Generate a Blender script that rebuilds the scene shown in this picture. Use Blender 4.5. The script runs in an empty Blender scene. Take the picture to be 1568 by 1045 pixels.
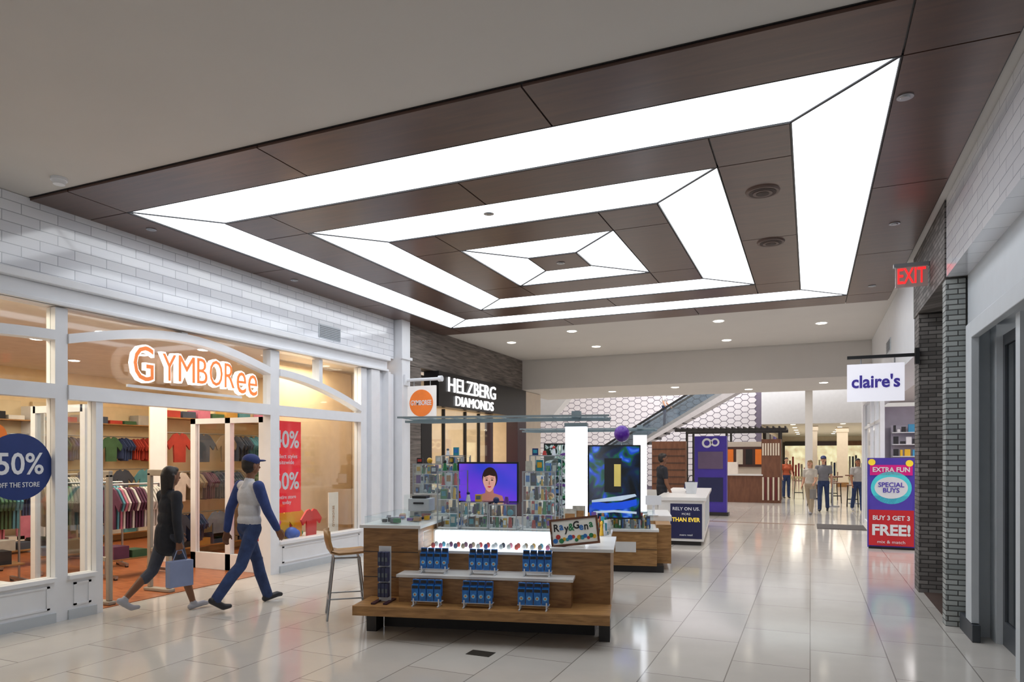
import bpy, math, random
import numpy as np
from mathutils import Vector, Matrix
random.seed(7)
rnd=random.random
def ru(a,b): return a+(b-a)*rnd()
SC=bpy.context.scene
SC.view_settings.view_transform='Standard'
SC.view_settings.look='None'
SC.view_settings.exposure=0.42

# ------------------------------------------------------------ materials
def hexc(h):
    h=h.lstrip('#'); c=[int(h[i:i+2],16)/255 for i in (0,2,4)]
    return tuple((x/12.92 if x<=0.04045 else ((x+0.055)/1.055)**2.4) for x in c)
MC={}
def mat(name,color,rough=.5,metal=0,emis=0,var=.05,scale=6,coat=0,ecol=None,bump=0):
    if name in MC: return MC[name]
    if isinstance(color,str): color=hexc(color)
    m=bpy.data.materials.new(name); m.use_nodes=True; nt=m.node_tree; b=nt.nodes['Principled BSDF']
    tc=nt.nodes.new('ShaderNodeTexCoord'); n=nt.nodes.new('ShaderNodeTexNoise'); n.inputs['Scale'].default_value=scale
    nt.links.new(tc.outputs['Object'],n.inputs['Vector'])
    r=nt.nodes.new('ShaderNodeValToRGB'); r.color_ramp.elements[0].position=.3; r.color_ramp.elements[1].position=.7
    r.color_ramp.elements[0].color=tuple(c*(1-var) for c in color)+(1,); r.color_ramp.elements[1].color=tuple(min(1,c*(1+var)) for c in color)+(1,)
    nt.links.new(n.outputs['Fac'],r.inputs['Fac']); nt.links.new(r.outputs['Color'],b.inputs['Base Color'])
    b.inputs['Roughness'].default_value=rough; b.inputs['Metallic'].default_value=metal; b.inputs['Coat Weight'].default_value=coat
    if emis:
        if ecol: b.inputs['Emission Color'].default_value=tuple(hexc(ecol))+(1,)
        else: nt.links.new(r.outputs['Color'],b.inputs['Emission Color'])
        b.inputs['Emission Strength'].default_value=emis
    if bump:
        bp=nt.nodes.new('ShaderNodeBump'); bp.inputs['Strength'].default_value=bump; bp.inputs['Distance'].default_value=.01
        nt.links.new(n.outputs['Fac'],bp.inputs['Height']); nt.links.new(bp.outputs['Normal'],b.inputs['Normal'])
    MC[name]=m; return m
def wood(name,c1,c2,rough=.4,stretch=(1,12,12),scale=3,spec=.5):
    if name in MC: return MC[name]
    m=bpy.data.materials.new(name); m.use_nodes=True; nt=m.node_tree; b=nt.nodes['Principled BSDF']
    tc=nt.nodes.new('ShaderNodeTexCoord'); mp=nt.nodes.new('ShaderNodeMapping'); mp.inputs['Scale'].default_value=stretch
    nt.links.new(tc.outputs['Object'],mp.inputs['Vector'])
    n=nt.nodes.new('ShaderNodeTexNoise'); n.inputs['Scale'].default_value=scale; n.inputs['Detail'].default_value=6; n.inputs['Distortion'].default_value=.6
    nt.links.new(mp.outputs['Vector'],n.inputs['Vector'])
    r=nt.nodes.new('ShaderNodeValToRGB'); r.color_ramp.elements[0].position=.32; r.color_ramp.elements[1].position=.68
    r.color_ramp.elements[0].color=tuple(hexc(c1))+(1,); r.color_ramp.elements[1].color=tuple(hexc(c2))+(1,)
    nt.links.new(n.outputs['Fac'],r.inputs['Fac']); nt.links.new(r.outputs['Color'],b.inputs['Base Color'])
    b.inputs['Roughness'].default_value=rough; b.inputs['Specular IOR Level'].default_value=spec
    MC[name]=m; return m
def brick(name,c1,c2,mortar,bw,rh,ms,axes='YZ',rough=.5,bump=.3,offset=.5,noise=0,coat=0):
    if name in MC: return MC[name]
    m=bpy.data.materials.new(name); m.use_nodes=True; nt=m.node_tree; b=nt.nodes['Principled BSDF']
    tc=nt.nodes.new('ShaderNodeTexCoord'); s=nt.nodes.new('ShaderNodeSeparateXYZ'); c=nt.nodes.new('ShaderNodeCombineXYZ')
    nt.links.new(tc.outputs['Object'],s.inputs[0])
    if axes=='AZ':
        a=nt.nodes.new('ShaderNodeMath'); a.operation='ADD'; nt.links.new(s.outputs['X'],a.inputs[0]); nt.links.new(s.outputs['Y'],a.inputs[1])
        nt.links.new(a.outputs[0],c.inputs[0]); nt.links.new(s.outputs['Z'],c.inputs[1])
    else:
        nt.links.new(s.outputs[axes[0]],c.inputs[0]); nt.links.new(s.outputs[axes[1]],c.inputs[1])
    t=nt.nodes.new('ShaderNodeTexBrick'); t.offset=offset
    t.inputs['Scale'].default_value=1; t.inputs['Brick Width'].default_value=bw; t.inputs['Row Height'].default_value=rh; t.inputs['Mortar Size'].default_value=ms
    t.inputs['Mortar Smooth'].default_value=.2
    t.inputs['Color1'].default_value=tuple(hexc(c1))+(1,); t.inputs['Color2'].default_value=tuple(hexc(c2))+(1,); t.inputs['Mortar'].default_value=tuple(hexc(mortar))+(1,)
    nt.links.new(c.outputs[0],t.inputs['Vector'])
    col=t.outputs['Color']
    if noise:
        n=nt.nodes.new('ShaderNodeTexNoise'); n.inputs['Scale'].default_value=2.5; n.inputs['Detail'].default_value=5
        nt.links.new(tc.outputs['Object'],n.inputs['Vector'])
        mx=nt.nodes.new('ShaderNodeMix'); mx.data_type='RGBA'; mx.blend_type='MULTIPLY'; mx.inputs['Factor'].default_value=noise
        nt.links.new(col,mx.inputs[6])
        h=nt.nodes.new('ShaderNodeValToRGB'); h.color_ramp.elements[0].color=(.75,.75,.75,1); h.color_ramp.elements[0].position=.3; h.color_ramp.elements[1].position=.7
        nt.links.new(n.outputs['Fac'],h.inputs[0]); nt.links.new(h.outputs[0],mx.inputs[7]); col=mx.outputs[2]
    nt.links.new(col,b.inputs['Base Color'])
    bp=nt.nodes.new('ShaderNodeBump'); bp.invert=True; bp.inputs['Strength'].default_value=bump; bp.inputs['Distance'].default_value=.004
    nt.links.new(t.outputs['Fac'],bp.inputs['Height']); nt.links.new(bp.outputs['Normal'],b.inputs['Normal'])
    b.inputs['Roughness'].default_value=rough; b.inputs['Coat Weight'].default_value=coat; b.inputs['Coat Roughness'].default_value=.08
    MC[name]=m; return m
def glass(name,tint=(.95,.97,.975),refl=.12,frost=0.03,k=.28):
    if name in MC: return MC[name]
    m=bpy.data.materials.new(name); m.use_nodes=True; nt=m.node_tree; nt.nodes.remove(nt.nodes['Principled BSDF'])
    o=nt.nodes['Material Output']; tr=nt.nodes.new('ShaderNodeBsdfTransparent'); tr.inputs[0].default_value=tint+(1,)
    g=nt.nodes.new('ShaderNodeBsdfGlossy'); g.inputs['Roughness'].default_value=frost; g.inputs[0].default_value=(1,1,1,1)
    lw=nt.nodes.new('ShaderNodeLayerWeight'); lw.inputs[0].default_value=.2
    ml=nt.nodes.new('ShaderNodeMath'); ml.operation='MULTIPLY_ADD'; ml.inputs[1].default_value=k; ml.inputs[2].default_value=refl*.25
    nt.links.new(lw.outputs['Fresnel'],ml.inputs[0])
    mx=nt.nodes.new('ShaderNodeMixShader'); nt.links.new(ml.outputs[0],mx.inputs[0]); nt.links.new(tr.outputs[0],mx.inputs[1]); nt.links.new(g.outputs[0],mx.inputs[2])
    nt.links.new(mx.outputs[0],o.inputs[0]); MC[name]=m; return m
def art(name,cols,scale=4,emis=.5,dist=2):
    if name in MC: return MC[name]
    m=bpy.data.materials.new(name); m.use_nodes=True; nt=m.node_tree; b=nt.nodes['Principled BSDF']
    tc=nt.nodes.new('ShaderNodeTexCoord'); n=nt.nodes.new('ShaderNodeTexNoise'); n.inputs['Scale'].default_value=scale; n.inputs['Distortion'].default_value=dist; n.inputs['Detail'].default_value=1
    nt.links.new(tc.outputs['Object'],n.inputs['Vector']); r=nt.nodes.new('ShaderNodeValToRGB'); cr=r.color_ramp
    k=len(cols)
    for i,c in enumerate(cols):
        p=.28+.44*i/(k-1)
        e=cr.elements[i] if i<2 else cr.elements.new(p)
        e.position=p; e.color=tuple(hexc(c))+(1,)
    nt.links.new(n.outputs['Fac'],r.inputs[0]); nt.links.new(r.outputs[0],b.inputs['Base Color']); nt.links.new(r.outputs[0],b.inputs['Emission Color'])
    b.inputs['Emission Strength'].default_value=emis; b.inputs['Roughness'].default_value=.2
    MC[name]=m; return m

# ------------------------------------------------------------ mesh builder
class B:
    def __init__(s,name): s.n=name; s.v=[]; s.f=[]; s.mi=[]; s.sm=[]; s.mats=[]; s.M=Matrix.Identity(4)
    def m(s,mt):
        if mt not in s.mats: s.mats.append(mt)
        return s.mats.index(mt)
    def add(s,vs,fs,mt,smooth=False,M=None):
        o=len(s.v); T=s.M if M is None else s.M@M
        s.v+= [tuple(T@Vector(p)) for p in vs]
        k=s.m(mt)
        for f in fs: s.f.append([i+o for i in f]); s.mi.append(k); s.sm.append(smooth)
        return s
    def box(s,a,b,mt,M=None):
        x0,x1=sorted((a[0],b[0])); y0,y1=sorted((a[1],b[1])); z0,z1=sorted((a[2],b[2]))
        vs=[(x0,y0,z0),(x1,y0,z0),(x1,y1,z0),(x0,y1,z0),(x0,y0,z1),(x1,y0,z1),(x1,y1,z1),(x0,y1,z1)]
        return s.add(vs,[(0,3,2,1),(4,5,6,7),(0,1,5,4),(1,2,6,5),(2,3,7,6),(3,0,4,7)],mt,M=M)
    def cyl(s,p0,p1,r0,mt,r1=None,seg=16,caps=True,smooth=True):
        r1=r0 if r1 is None else r1
        p0=Vector(p0);p1=Vector(p1); d=(p1-p0).normalized()
        a=Vector((0,0,1)) if abs(d.z)<.9 else Vector((1,0,0))
        x=d.cross(a).normalized(); y=d.cross(x)
        vs=[]
        for p,r in((p0,r0),(p1,r1)):
            for i in range(seg):
                t=2*math.pi*i/seg; vs.append(tuple(p+x*(r*math.cos(t))+y*(r*math.sin(t))))
        s.add(vs,[(i,(i+1)%seg,seg+(i+1)%seg,seg+i) for i in range(seg)],mt,smooth)
        if caps: s.add(vs,[tuple(range(seg))[::-1],tuple(range(seg,2*seg))],mt)
        return s
    def tube(s,pts,r,mt,seg=8):
        for a,b in zip(pts,pts[1:]): s.cyl(a,b,r,mt,seg=seg)
        for p in pts[1:-1]: s.sph(p,(r,r,r),mt,8,6)
        return s
    def sph(s,c,r,mt,seg=16,rg=10,M=None):
        vs=[];fs=[]
        for j in range(rg+1):
            ph=math.pi*j/rg
            for i in range(seg):
                t=2*math.pi*i/seg; vs.append((c[0]+r[0]*math.sin(ph)*math.cos(t),c[1]+r[1]*math.sin(ph)*math.sin(t),c[2]+r[2]*math.cos(ph)))
        for j in range(rg):
            for i in range(seg): fs.append((j*seg+i,(j+1)*seg+i,(j+1)*seg+(i+1)%seg,j*seg+(i+1)%seg))
        return s.add(vs,fs,mt,True,M)
    def prism(s,out,h,mt,M):
        n=len(out); vs=[(x,y,0) for x,y in out]+[(x,y,h) for x,y in out]
        return s.add(vs,[tuple(range(n))[::-1],tuple(range(n,2*n))]+[(i,(i+1)%n,n+(i+1)%n,n+i) for i in range(n)],mt,M=M)
    def text(s,st,size,mt,M,ext=.005,off=0,sx=1,space=1,fit=None,ls=1):
        c=bpy.data.curves.new('t','FONT'); c.body=st; c.size=size; c.extrude=ext; c.offset=off; c.align_x='CENTER'; c.align_y='CENTER'; c.resolution_u=3; c.space_line=space; c.space_character=ls
        o=bpy.data.objects.new('t',c); SC.collection.objects.link(o); bpy.context.view_layer.update()
        ev=o.evaluated_get(bpy.context.evaluated_depsgraph_get()); me=ev.to_mesh()
        xs=[v.co.x for v in me.vertices]; w=max(xs)-min(xs); cx=(max(xs)+min(xs))/2
        k=sx if fit is None else fit/w
        vs=[((v.co.x-cx)*k,v.co.y,v.co.z) for v in me.vertices]; fs=[tuple(p.vertices) for p in me.polygons]
        ev.to_mesh_clear(); bpy.data.objects.remove(o); bpy.data.curves.remove(c)
        return s.add(vs,fs,mt,M=M)
    def done(s,W=None,bevel=0,parent=None):
        me=bpy.data.meshes.new(s.n); me.from_pydata(s.v,[],s.f)
        for mt in s.mats: me.materials.append(mt)
        me.polygons.foreach_set('material_index',s.mi); me.polygons.foreach_set('use_smooth',s.sm); me.update()
        o=bpy.data.objects.new(s.n,me); SC.collection.objects.link(o)
        if W is not None: o.matrix_world=W
        if bevel:
            bm=o.modifiers.new('bevel','BEVEL'); bm.width=bevel; bm.segments=2; bm.limit_method='ANGLE'; bm.angle_limit=math.radians(50)
        if parent: o.parent=parent
        return o
def frame(loc,x,up,n):
    M=Matrix.Identity(4)
    for i,c in enumerate((x,up,n)):
        for k in range(3): M[k][i]=c[k]
    for k in range(3): M[k][3]=loc[k]
    return M
def FX(x,y,z): return frame((x,y,z),(0,1,0),(0,0,1),(1,0,0))
def FY(x,y,z): return frame((x,y,z),(1,0,0),(0,0,1),(0,-1,0))
def circ(r,n=32,rx=None): return [(r*math.cos(2*math.pi*i/n)*(rx or 1),r*math.sin(2*math.pi*i/n)) for i in range(n)]

white=mat('white_paint','#eceef2',.35,var=.02)
offw=mat('ceiling_paint','#d2cec9',.8,var=.015,scale=1.5)
greyw=mat('grey_paint','#c5cbd0',.5,var=.02)
beige=mat('beige_paint','#e0d3c2',.6,var=.03)
warm=mat('warm_interior_wall','#e6cfa8',.7,var=.05)
black=mat('black_metal','#15161a',.4,var=.1)
dark=mat('dark_plinth','#2a2726',.5,var=.1)
chrome=mat('brushed_metal','#a9acb0',.3,.9,var=.05)
gl=glass('window_glass'); glc=glass('case_glass',(.94,.975,.975),.25,.03,.16)
oak=wood('oak_laminate','#7a5632','#a67a4a',.42,(2,2,14),2.5)
oakf=wood('oak_board','#8a6238','#b58852',.4,(2,14,14),2.5)
CW=wood('ceiling_walnut','#54403a','#63493f',.28,(.8,9,9),2.0)
GW=wood('grey_barnwood','#4c4642','#8a817a',.6,(10,1,14),2)
tile=brick('floor_tile','#d2cdc5','#c8c2ba','#8f8982',1.2,.6,.005,'YX',.11,.15,.5,noise=.3)
subway=brick('white_subway_tile','#e6e8ee','#f2f4f8','#b3b6be',.36,.105,.004,'YZ',.12,.6,coat=.6)
ledge=brick('grey_slate_brick','#5d5855','#8b8682','#3d3a38',.17,.052,.006,'AZ',.7,.8,noise=.9)
ledge2=brick('light_slate_brick','#8c9290','#aeb2af','#4c4c4a',.17,.052,.006,'AZ',.7,.8,noise=.6)
light=mat('light_fabric','#f0f5ff',.6,emis=2.3,var=.06,scale=1.0)
lamp=mat('lamp_lens','#fff4e0',.4,emis=7,var=.01)
lampw=mat('white_light_box','#f2f6ff',.4,emis=1.6,var=.01)

# ------------------------------------------------------------ camera
cd=bpy.data.cameras.new('camera'); cam=bpy.data.objects.new('camera',cd); SC.collection.objects.link(cam)
cam.location=(0,0,1.7); cam.rotation_euler=(math.pi/2,0,math.radians(23.4)); cd.sensor_width=36; cd.lens=24.22; cd.shift_y=.1132; cd.clip_end=200
SC.camera=cam
LX=-7.15; RX=1.25; HC=4.27

# ------------------------------------------------------------ shell
B('floor').box((-16,-6,-.2),(10,62,0),tile).done()
B('ceiling').box((-7.6,-6,4.29),(1.9,17.1,4.45),offw).done()
B('ceiling_low').box((-7.6,17.12,3.5),(1.9,20.4,4.6),offw).done()
B('ceiling_atrium').box((-16,20.5,9),(10,37,9.2),offw).done()
B('ceiling_corridor').box((-2.4,36.3,3.35),(6,61,3.5),offw).done()
B('wall_far').box((-6,61,0),(8,61.2,4),beige).done()
B('wall_far_bulkhead').box((-2.2,36,3.3),(10,36.3,9),white).done()
B('wall_corridor_left').box((-2.5,36.35,0),(-2.25,60.9,3.33),beige).done()
B('wall_corridor_right').box((5.2,36.35,0),(5.5,60.9,3.33),beige).done()
B('wall_atrium_left').box((-16.2,18.6,0),(-16,37,9),beige).done()
B('wall_atrium_right').box((9.8,20.5,0),(10,36,9),beige).done()
b=B('wall_hexagon'); b.box((-16,36,0),(-2.2,36.3,9),mat('hex_grout','#7d7488',.6))
hw=mat('hex_panel_white','#eeeaf0',.5,var=.02)
hx=[(.208*math.cos(k*math.pi/3),.150*math.sin(k*math.pi/3)) for k in range(6)]
i=0; x=-15.7
while x<-2.4:
    z=.3+(.145 if i%2 else 0)
    while z<8.8:
        b.prism(hx,.03,hw,FY(x,36,z)); z+=.29
    x+=.335; i+=1
b.done()
B('wall_atrium_front').box((-16,20.42,4.6),(10,20.5,8.98),offw).done()
b=B('wall_left'); b.box((-7.6,-6,0),(LX,1.58,3.24),white); b.box((-7.45,-6,3.53),(LX,10.95,4.285),subway)
b.done()
B('wall_left_end').box((-7.45,17.12,0),(LX,18.6,3.49),beige).done()
b=B('trim_left_cornice'); b.box((-7.3,1.6,3.25),(-7.06,10.6,3.44),white); b.box((-7.3,1.6,3.44),(-6.98,10.6,3.52),white); b.box((-7.1,1.6,3.25),(-7.02,10.6,3.29),white); b.done(bevel=.008)
b=B('trim_upper_soffit'); b.prism([(-9.1,3.62),(-8.95,3.05),(-8.1,3.0),(-7.5,3.68),(-7.5,4.6),(-9.1,4.6)],.5,white,FY(0,22.5,0)); b.done()
b=B('wall_right')
b.box((RX,-6,3.5),(1.75,8.05,4.285),subway)
b.box((1.43,7.72,0),(1.75,8.04,3.5),greyw); b.box((1.43,-6,2.95),(1.75,7.72,3.5),greyw); b.box((1.43,-6,0),(1.75,4.2,2.95),greyw)
b.done()
b=B('wall_right_header'); b.box((RX,10.36,3.02),(1.75,17.1,4.285),white); b.box((RX,17.12,3.02),(1.75,20.38,3.49),white); b.box((RX,19.9,0),(1.75,20.38,3.02),white); b.done()
b=B('trim_right_portal')
b.box((1.36,7.5,.165),(1.425,7.74,2.95),greyw); b.box((1.36,4.2,2.8),(1.425,7.5,2.95),greyw)
b.box((1.36,7.45,0),(1.425,8.03,.16),mat('charcoal_base','#3a3f45',.5)); b.box((1.36,-4,0),(1.425,4.2,.16),mat('charcoal_base','#3a3f45')); b.done(bevel=.006)
b=B('door_right'); fr=mat('dark_door_frame','#4b4f55',.4)
b.box((1.45,4.22,0),(1.7,4.4,2.8),greyw); b.box((1.45,6.28,0),(1.7,6.4,2.8),greyw)
for y0,y1 in((4.42,6.26),(6.42,7.48)):
    b.box((1.6,y0,0),(1.64,y0+.07,2.8),fr); b.box((1.6,y1-.07,0),(1.64,y1,2.8),fr); b.box((1.6,y0+.07,2.7),(1.64,y1-.07,2.8),fr); b.box((1.6,y0+.07,0),(1.64,y1-.07,.22),fr)
    b.box((1.615,y0+.07,.22),(1.625,y1-.07,2.7),mat('smoked_glass','#23282d',.05))
b.box((1.55,7.48,0),(1.7,7.71,2.9),greyw)
b.done()
b=B('brick_pillar'); b.box((RX,8.08,0),(1.42,8.26,3.49),ledge2); b.done()
b=B('brick_pillar'); b.box((RX,9.95,0),(1.6,10.32,3.49),ledge); b.done()
b=B('wall_right_brick_header'); b.box((RX-.01,8.08,3.5),(1.7,10.34,4.28),ledge); b.done()
b=B('wall_entrance_alcove'); b.box((2.6,8.3,0),(2.7,9.95,3.49),dark); b.box((1.44,8.06,0),(2.6,8.25,3.49),greyw); b.box((1.62,9.97,0),(2.6,10.3,3.49),dark); b.done()
b=B('floor_mat'); b.box((1.3,8.28,0.002),(2.58,9.92,.012),mat('brown_entry_mat','#4a3830',.8)); b.done()
b=B('window_right')
for y in (15.4,16.6,17.8,19.7): b.box((RX+.02,y,0),(RX+.1,y+.07,3.0),white)
b.box((RX+.02,15.47,0),(RX+.1,19.7,.12),white); b.box((RX+.02,15.47,2.4),(RX+.1,19.7,2.46),white)
b.box((RX+.05,15.48,.12),(RX+.06,19.7,3.0),gl)
b.done()
b=B('wall_shop_right_interior'); wi=mat('lilac_interior','#cfcad8',.6)
b.box((5,10.35,0),(5.1,20.5,3.0),wi); b.box((1.76,20.3,0),(5,20.38,3.0),wi); b.box((1.76,10.36,3.1),(5,20.3,3.2),offw); b.done()
accs=[mat('acc%d'%i,c_,.5) for i,c_ in enumerate(['#8f4fc0','#e04a90','#f2f2f5','#f0c030','#40a0d0','#222228'])]
def shopshelf(x0,x1,y0,y1,H,axis):
    b=B('accessory_shelving')
    if axis=='y': b.box((x1-.03,y0,0),(x1,y1,H),wi)
    else: b.box((x0,y1-.03,0),(x1,y1,H),wi)
    z=.2
    while z<H-.1:
        b.box((x0,y0,z),(x1,y1,z+.02),white)
        t=(y0 if axis=='y' else x0)+.03; e=(y1 if axis=='y' else x1)-.12
        while t<e:
            w=ru(.05,.14); h=ru(.08,.22)
            if axis=='y': b.box((x0+.03,t,z+.021),(x0+.15,t+w,z+h),random.choice(accs))
            else: b.box((t,y0+.03,z+.021),(t+w,y0+.12,z+h),random.choice(accs))
            t+=w+ru(.01,.06)
        z+=.3
    b.done()
shopshelf(4.6,4.95,11,20,2.5,'y'); shopshelf(1.9,4.4,19.7,20.1,2.5,'x'); shopshelf(2.0,2.4,16.0,19.2,1.5,'y')
b=B('air_vent'); b.box((LX,8.8,3.6),(LX+.012,9.35,3.82),greyw)
for k in range(7): b.box((LX+.012,8.82,3.615+k*.028),(LX+.02,9.33,3.628+k*.028),mat('vent_slat','#8e9399',.5))
b.done()
b=B('air_vent'); b.box((RX-.012,13.2,3.5),(RX,13.8,3.72),greyw)
for k in range(7): b.box((RX-.02,13.22,3.515+k*.028),(RX-.012,13.78,3.528+k*.028),MC['vent_slat'])
b.done()

# ------------------------------------------------------------ ceiling feature
CX,CY=-3.02,8.585
halves=[4.19,3.56,2.88,2.27,1.60,.98,.32]
b=B('ceiling_walnut_panels'); zt=4.286; zb=4.262; g=.007
def pan(x0,x1,y0,y1): b.box((CX+x0+g,CY+y0+g,zb),(CX+x1-g,CY+y1-g,zt),CW)
def band(H,h,n):
    for sx in(-1,1):
        for sy in(-1,1):
            xs=sorted((sx*H,sx*h)); ys=sorted((sy*H,sy*h)); pan(xs[0],xs[1],ys[0],ys[1])
    for i in range(n):
        a=-h+2*h*i/n; c_=-h+2*h*(i+1)/n
        pan(a,c_,-H,-h); pan(a,c_,h,H); pan(-H,-h,a,c_); pan(h,H,a,c_)
band(halves[0],halves[1],3); band(halves[2],halves[3],2); band(halves[4],halves[5],1)
pan(-.32,.32,-.32,.32)
b.box((CX-4.12,CY-4.2,4.284),(CX+4.2,CY+4.2,4.2895),black)
b.done()
seam=mat('light_seam','#2c2e34',.5)
for H,h in((3.56,2.88),(2.27,1.6),(.98,.32)):
    b=B('ceiling_light_panel'); z=4.275; e=.012
    for k in range(4):
        R=Matrix.Translation((CX,CY,0))@Matrix.Rotation(k*math.pi/2,4,'Z')
        H2=H-.012;h2=h+.012
        vs=[(-H2+e,-H2,z),(H2-e,-H2,z),(h2-e,-h2,z),(-h2+e,-h2,z)]
        b.add(vs,[(0,3,2,1)],light,M=R)
        b.add([(p[0],p[1],z+.006) for p in vs],[(0,1,2,3)],black,M=R)
        b.box((-H,-H,zb),(H,-H+.01,4.285),black,M=R); b.box((-h,-h-.01,zb),(h,-h,4.285),black,M=R)
        dg=Matrix.Translation((-(H+h)/2,-(H+h)/2,0))@Matrix.Rotation(math.pi/4,4,'Z')
        L=(H-h)*math.sqrt(2)/2
        b.box((-L,-.011,4.266),(L,.011,4.28),seam,M=R@dg)
    b.done()
def rcap(name,x,y,z,r,m1,m2,d=.03):
    b=B(name); b.cyl((x,y,z),(x,y,z-d*.4),r,m1,seg=28); b.cyl((x,y,z-d*.4),(x,y,z-d),r*.82,m2,r1=r*.7,seg=28); b.done()
spk=mat('speaker_bronze','#6a564e',.5); spk2=mat('speaker_mesh','#4c3e39',.7)
for x,y in((-.42,7.05),(-.43,8.75)):
    b=B('ceiling_speaker'); b.cyl((x,y,zb),(x,y,zb-.018),.16,spk,r1=.15,seg=36); b.cyl((x,y,zb-.018),(x,y,zb-.022),.125,spk2,seg=36); b.cyl((x,y,zb-.022),(x,y,zb-.028),.09,spk,seg=30); b.cyl((x,y,zb-.028),(x,y,zb-.032),.06,spk2,seg=24)
    b.done()
def spr(x,y,z):
    b=B('ceiling_sprinkler'); b.cyl((x,y,z),(x,y,z-.008),.055,chrome,seg=24); b.cyl((x,y,z-.008),(x,y,z-.016),.035,chrome,r1=.03,seg=20); b.done()
for x,y in((.62,5.6),(.85,8.6),(-3.1,6.55),(-6.8,5.5),(-6.85,7.9),(-3.02,8.6),(.85,11.6)): spr(x,y,zb)
rcap('smoke_detector',-6.4,4.2,4.29,.07,white,white,.06)
dl=[(-4.5,13.5),(-4.6,15.6),(-1.6,13.6),(-1.7,15.9),(.2,14.6),(-6.2,14.3)]
for x,y in dl: rcap('downlight',x,y,4.29,.12,white,lamp,.012)
dl2=((-5,18.5),(-1.5,19.3),(-3.2,18),(.3,18.3))
for x,y in dl2: rcap('downlight',x,y,3.5,.12,white,lamp,.012)

# ------------------------------------------------------------ left shop front
b=B('shop_front_window')
X0,X1=-7.24,-7.10
def post(y0,y1,z0,z1,x0=X0,x1=X1): b.box((x0,y0,z0),(x1,y1,z1),white)
post(4.62,4.75,0,3.24); post(7.69,7.87,0,3.24); post(9.86,10.02,0,3.24); post(5.06,5.14,0,2.3); post(1.6,1.7,0,3.24)
post(6.17,6.26,3.12,3.24); post(8.76,8.84,2.8,3.24); post(3.6,3.68,2.9,3.24)
post(1.7,4.62,2.3,2.45); post(4.75,7.69,2.3,2.45,X0,-7.08); post(7.87,9.86,2.3,2.45)
def arch(y0,y1,fn,n=16,th=.1):
    for i in range(n):
        a=y0+(y1-y0)*i/n; c_=y0+(y1-y0)*(i+1)/n
        za,zc=fn(i/n),fn((i+1)/n)
        vs=[(x,y,z) for x in(X0,X1+.02) for y,z in((a,za),(c_,zc),(c_,zc+th),(a,za+th))]
        b.add(vs,[(0,3,2,1),(4,5,6,7),(0,1,5,4),(1,2,6,5),(2,3,7,6),(3,0,4,7)],white)
arch(4.75,7.69,lambda s:2.88+.24*math.sin(math.pi*s))
arch(7.87,9.86,lambda s:2.48+.4*(1-s**1.7))
arch(4.62,1.7,lambda s:2.5+.4*(1-s**1.7))
for y0,y1 in((1.7,4.62),(4.75,5.06),(7.87,9.86)):
    b.box((X0,y0,0),(X1,y1,.42),white); b.box((X0,y0,.42),(X1+.04,y1,.46),white); b.box((X0,y0,0),(X1+.02,y1,.1),greyw)
    b.box((X1,y0+.06,.14),(X1+.012,y0+.09,.38),white); b.box((X1,y1-.09,.14),(X1+.012,y1-.06,.38),white); b.box((X1,y0+.06,.14),(X1+.012,y1-.06,.16),white); b.box((X1,y0+.06,.36),(X1+.012,y1-.06,.38),white)
b.box((-7.18,1.7,.46),(-7.17,4.62,3.24),gl); b.box((-7.18,4.75,.46),(-7.17,5.06,2.3),gl); b.box((-7.18,4.75,2.45),(-7.17,7.69,3.24),gl); b.box((-7.18,7.87,.46),(-7.17,9.86,3.24),gl)
b.box((-7.3,10.02,0),(-7.14,10.93,3.24),white); b.box((-7.2,10.1,0),(-7.05,10.35,3.24),white); b.box((-7.2,10.55,0),(-7.0,10.62,3.24),white); b.box((-7.2,10.02,0),(-7.02,10.92,.2),white)
b.done()
b=B('column_white'); b.box((-7.4,10.97,0),(-6.98,11.25,4.262),white); b.box((-7.0,10.93,0),(-6.95,11.29,.22),white); b.box((-7.0,10.93,3.53),(-6.95,11.29,3.58),white); b.done()
b=B('door_left')
for x in(-7.3,-7.95,-8.65): b.box((x-.05,7.72,0.01),(x+.05,7.8,2.28),white)
b.box((-8.7,7.72,2.2),(-7.25,7.8,2.28),white); b.box((-8.7,7.72,0.01),(-7.25,7.8,.25),white); b.box((-8.6,7.755,.25),(-7.35,7.765,2.2),gl)
b.cyl((-7.6,7.7,1.0),(-7.6,7.7,1.3),.012,chrome); b.done()
b=B('door_left')
for x in(-7.35,-8.2): b.box((x-.04,5.08,0.01),(x+.04,5.14,2.28),white)
b.box((-8.2,5.08,2.2),(-7.35,5.14,2.28),white); b.box((-8.2,5.08,0.01),(-7.35,5.14,.25),white); b.box((-8.16,5.105,.25),(-7.4,5.115,2.2),gl)
b.cyl((-7.5,5.18,.95),(-7.5,5.18,1.25),.012,black); b.done()
for y in(5.35,6.15):
    b=B('security_gate'); gm=mat('gate_grey','#9b9184',.5)
    b.box((-7.75,y,0.009),(-7.3,y+.1,.05),gm); b.box((-7.72,y+.03,.05),(-7.66,y+.08,1.5),gm); b.box((-7.39,y+.03,.05),(-7.33,y+.08,1.5),gm); b.box((-7.72,y+.03,1.46),(-7.33,y+.08,1.54),gm); b.box((-7.66,y+.03,.5),(-7.39,y+.08,.55),gm)
    b.done(bevel=.01)
b=B('shop_sign_letters'); sgw=mat('sign_white_glow','#fff6f0',.4,emis=1.0,var=.01); sgo=mat('sign_orange','#e07a3c',.4,emis=.45)
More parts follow.
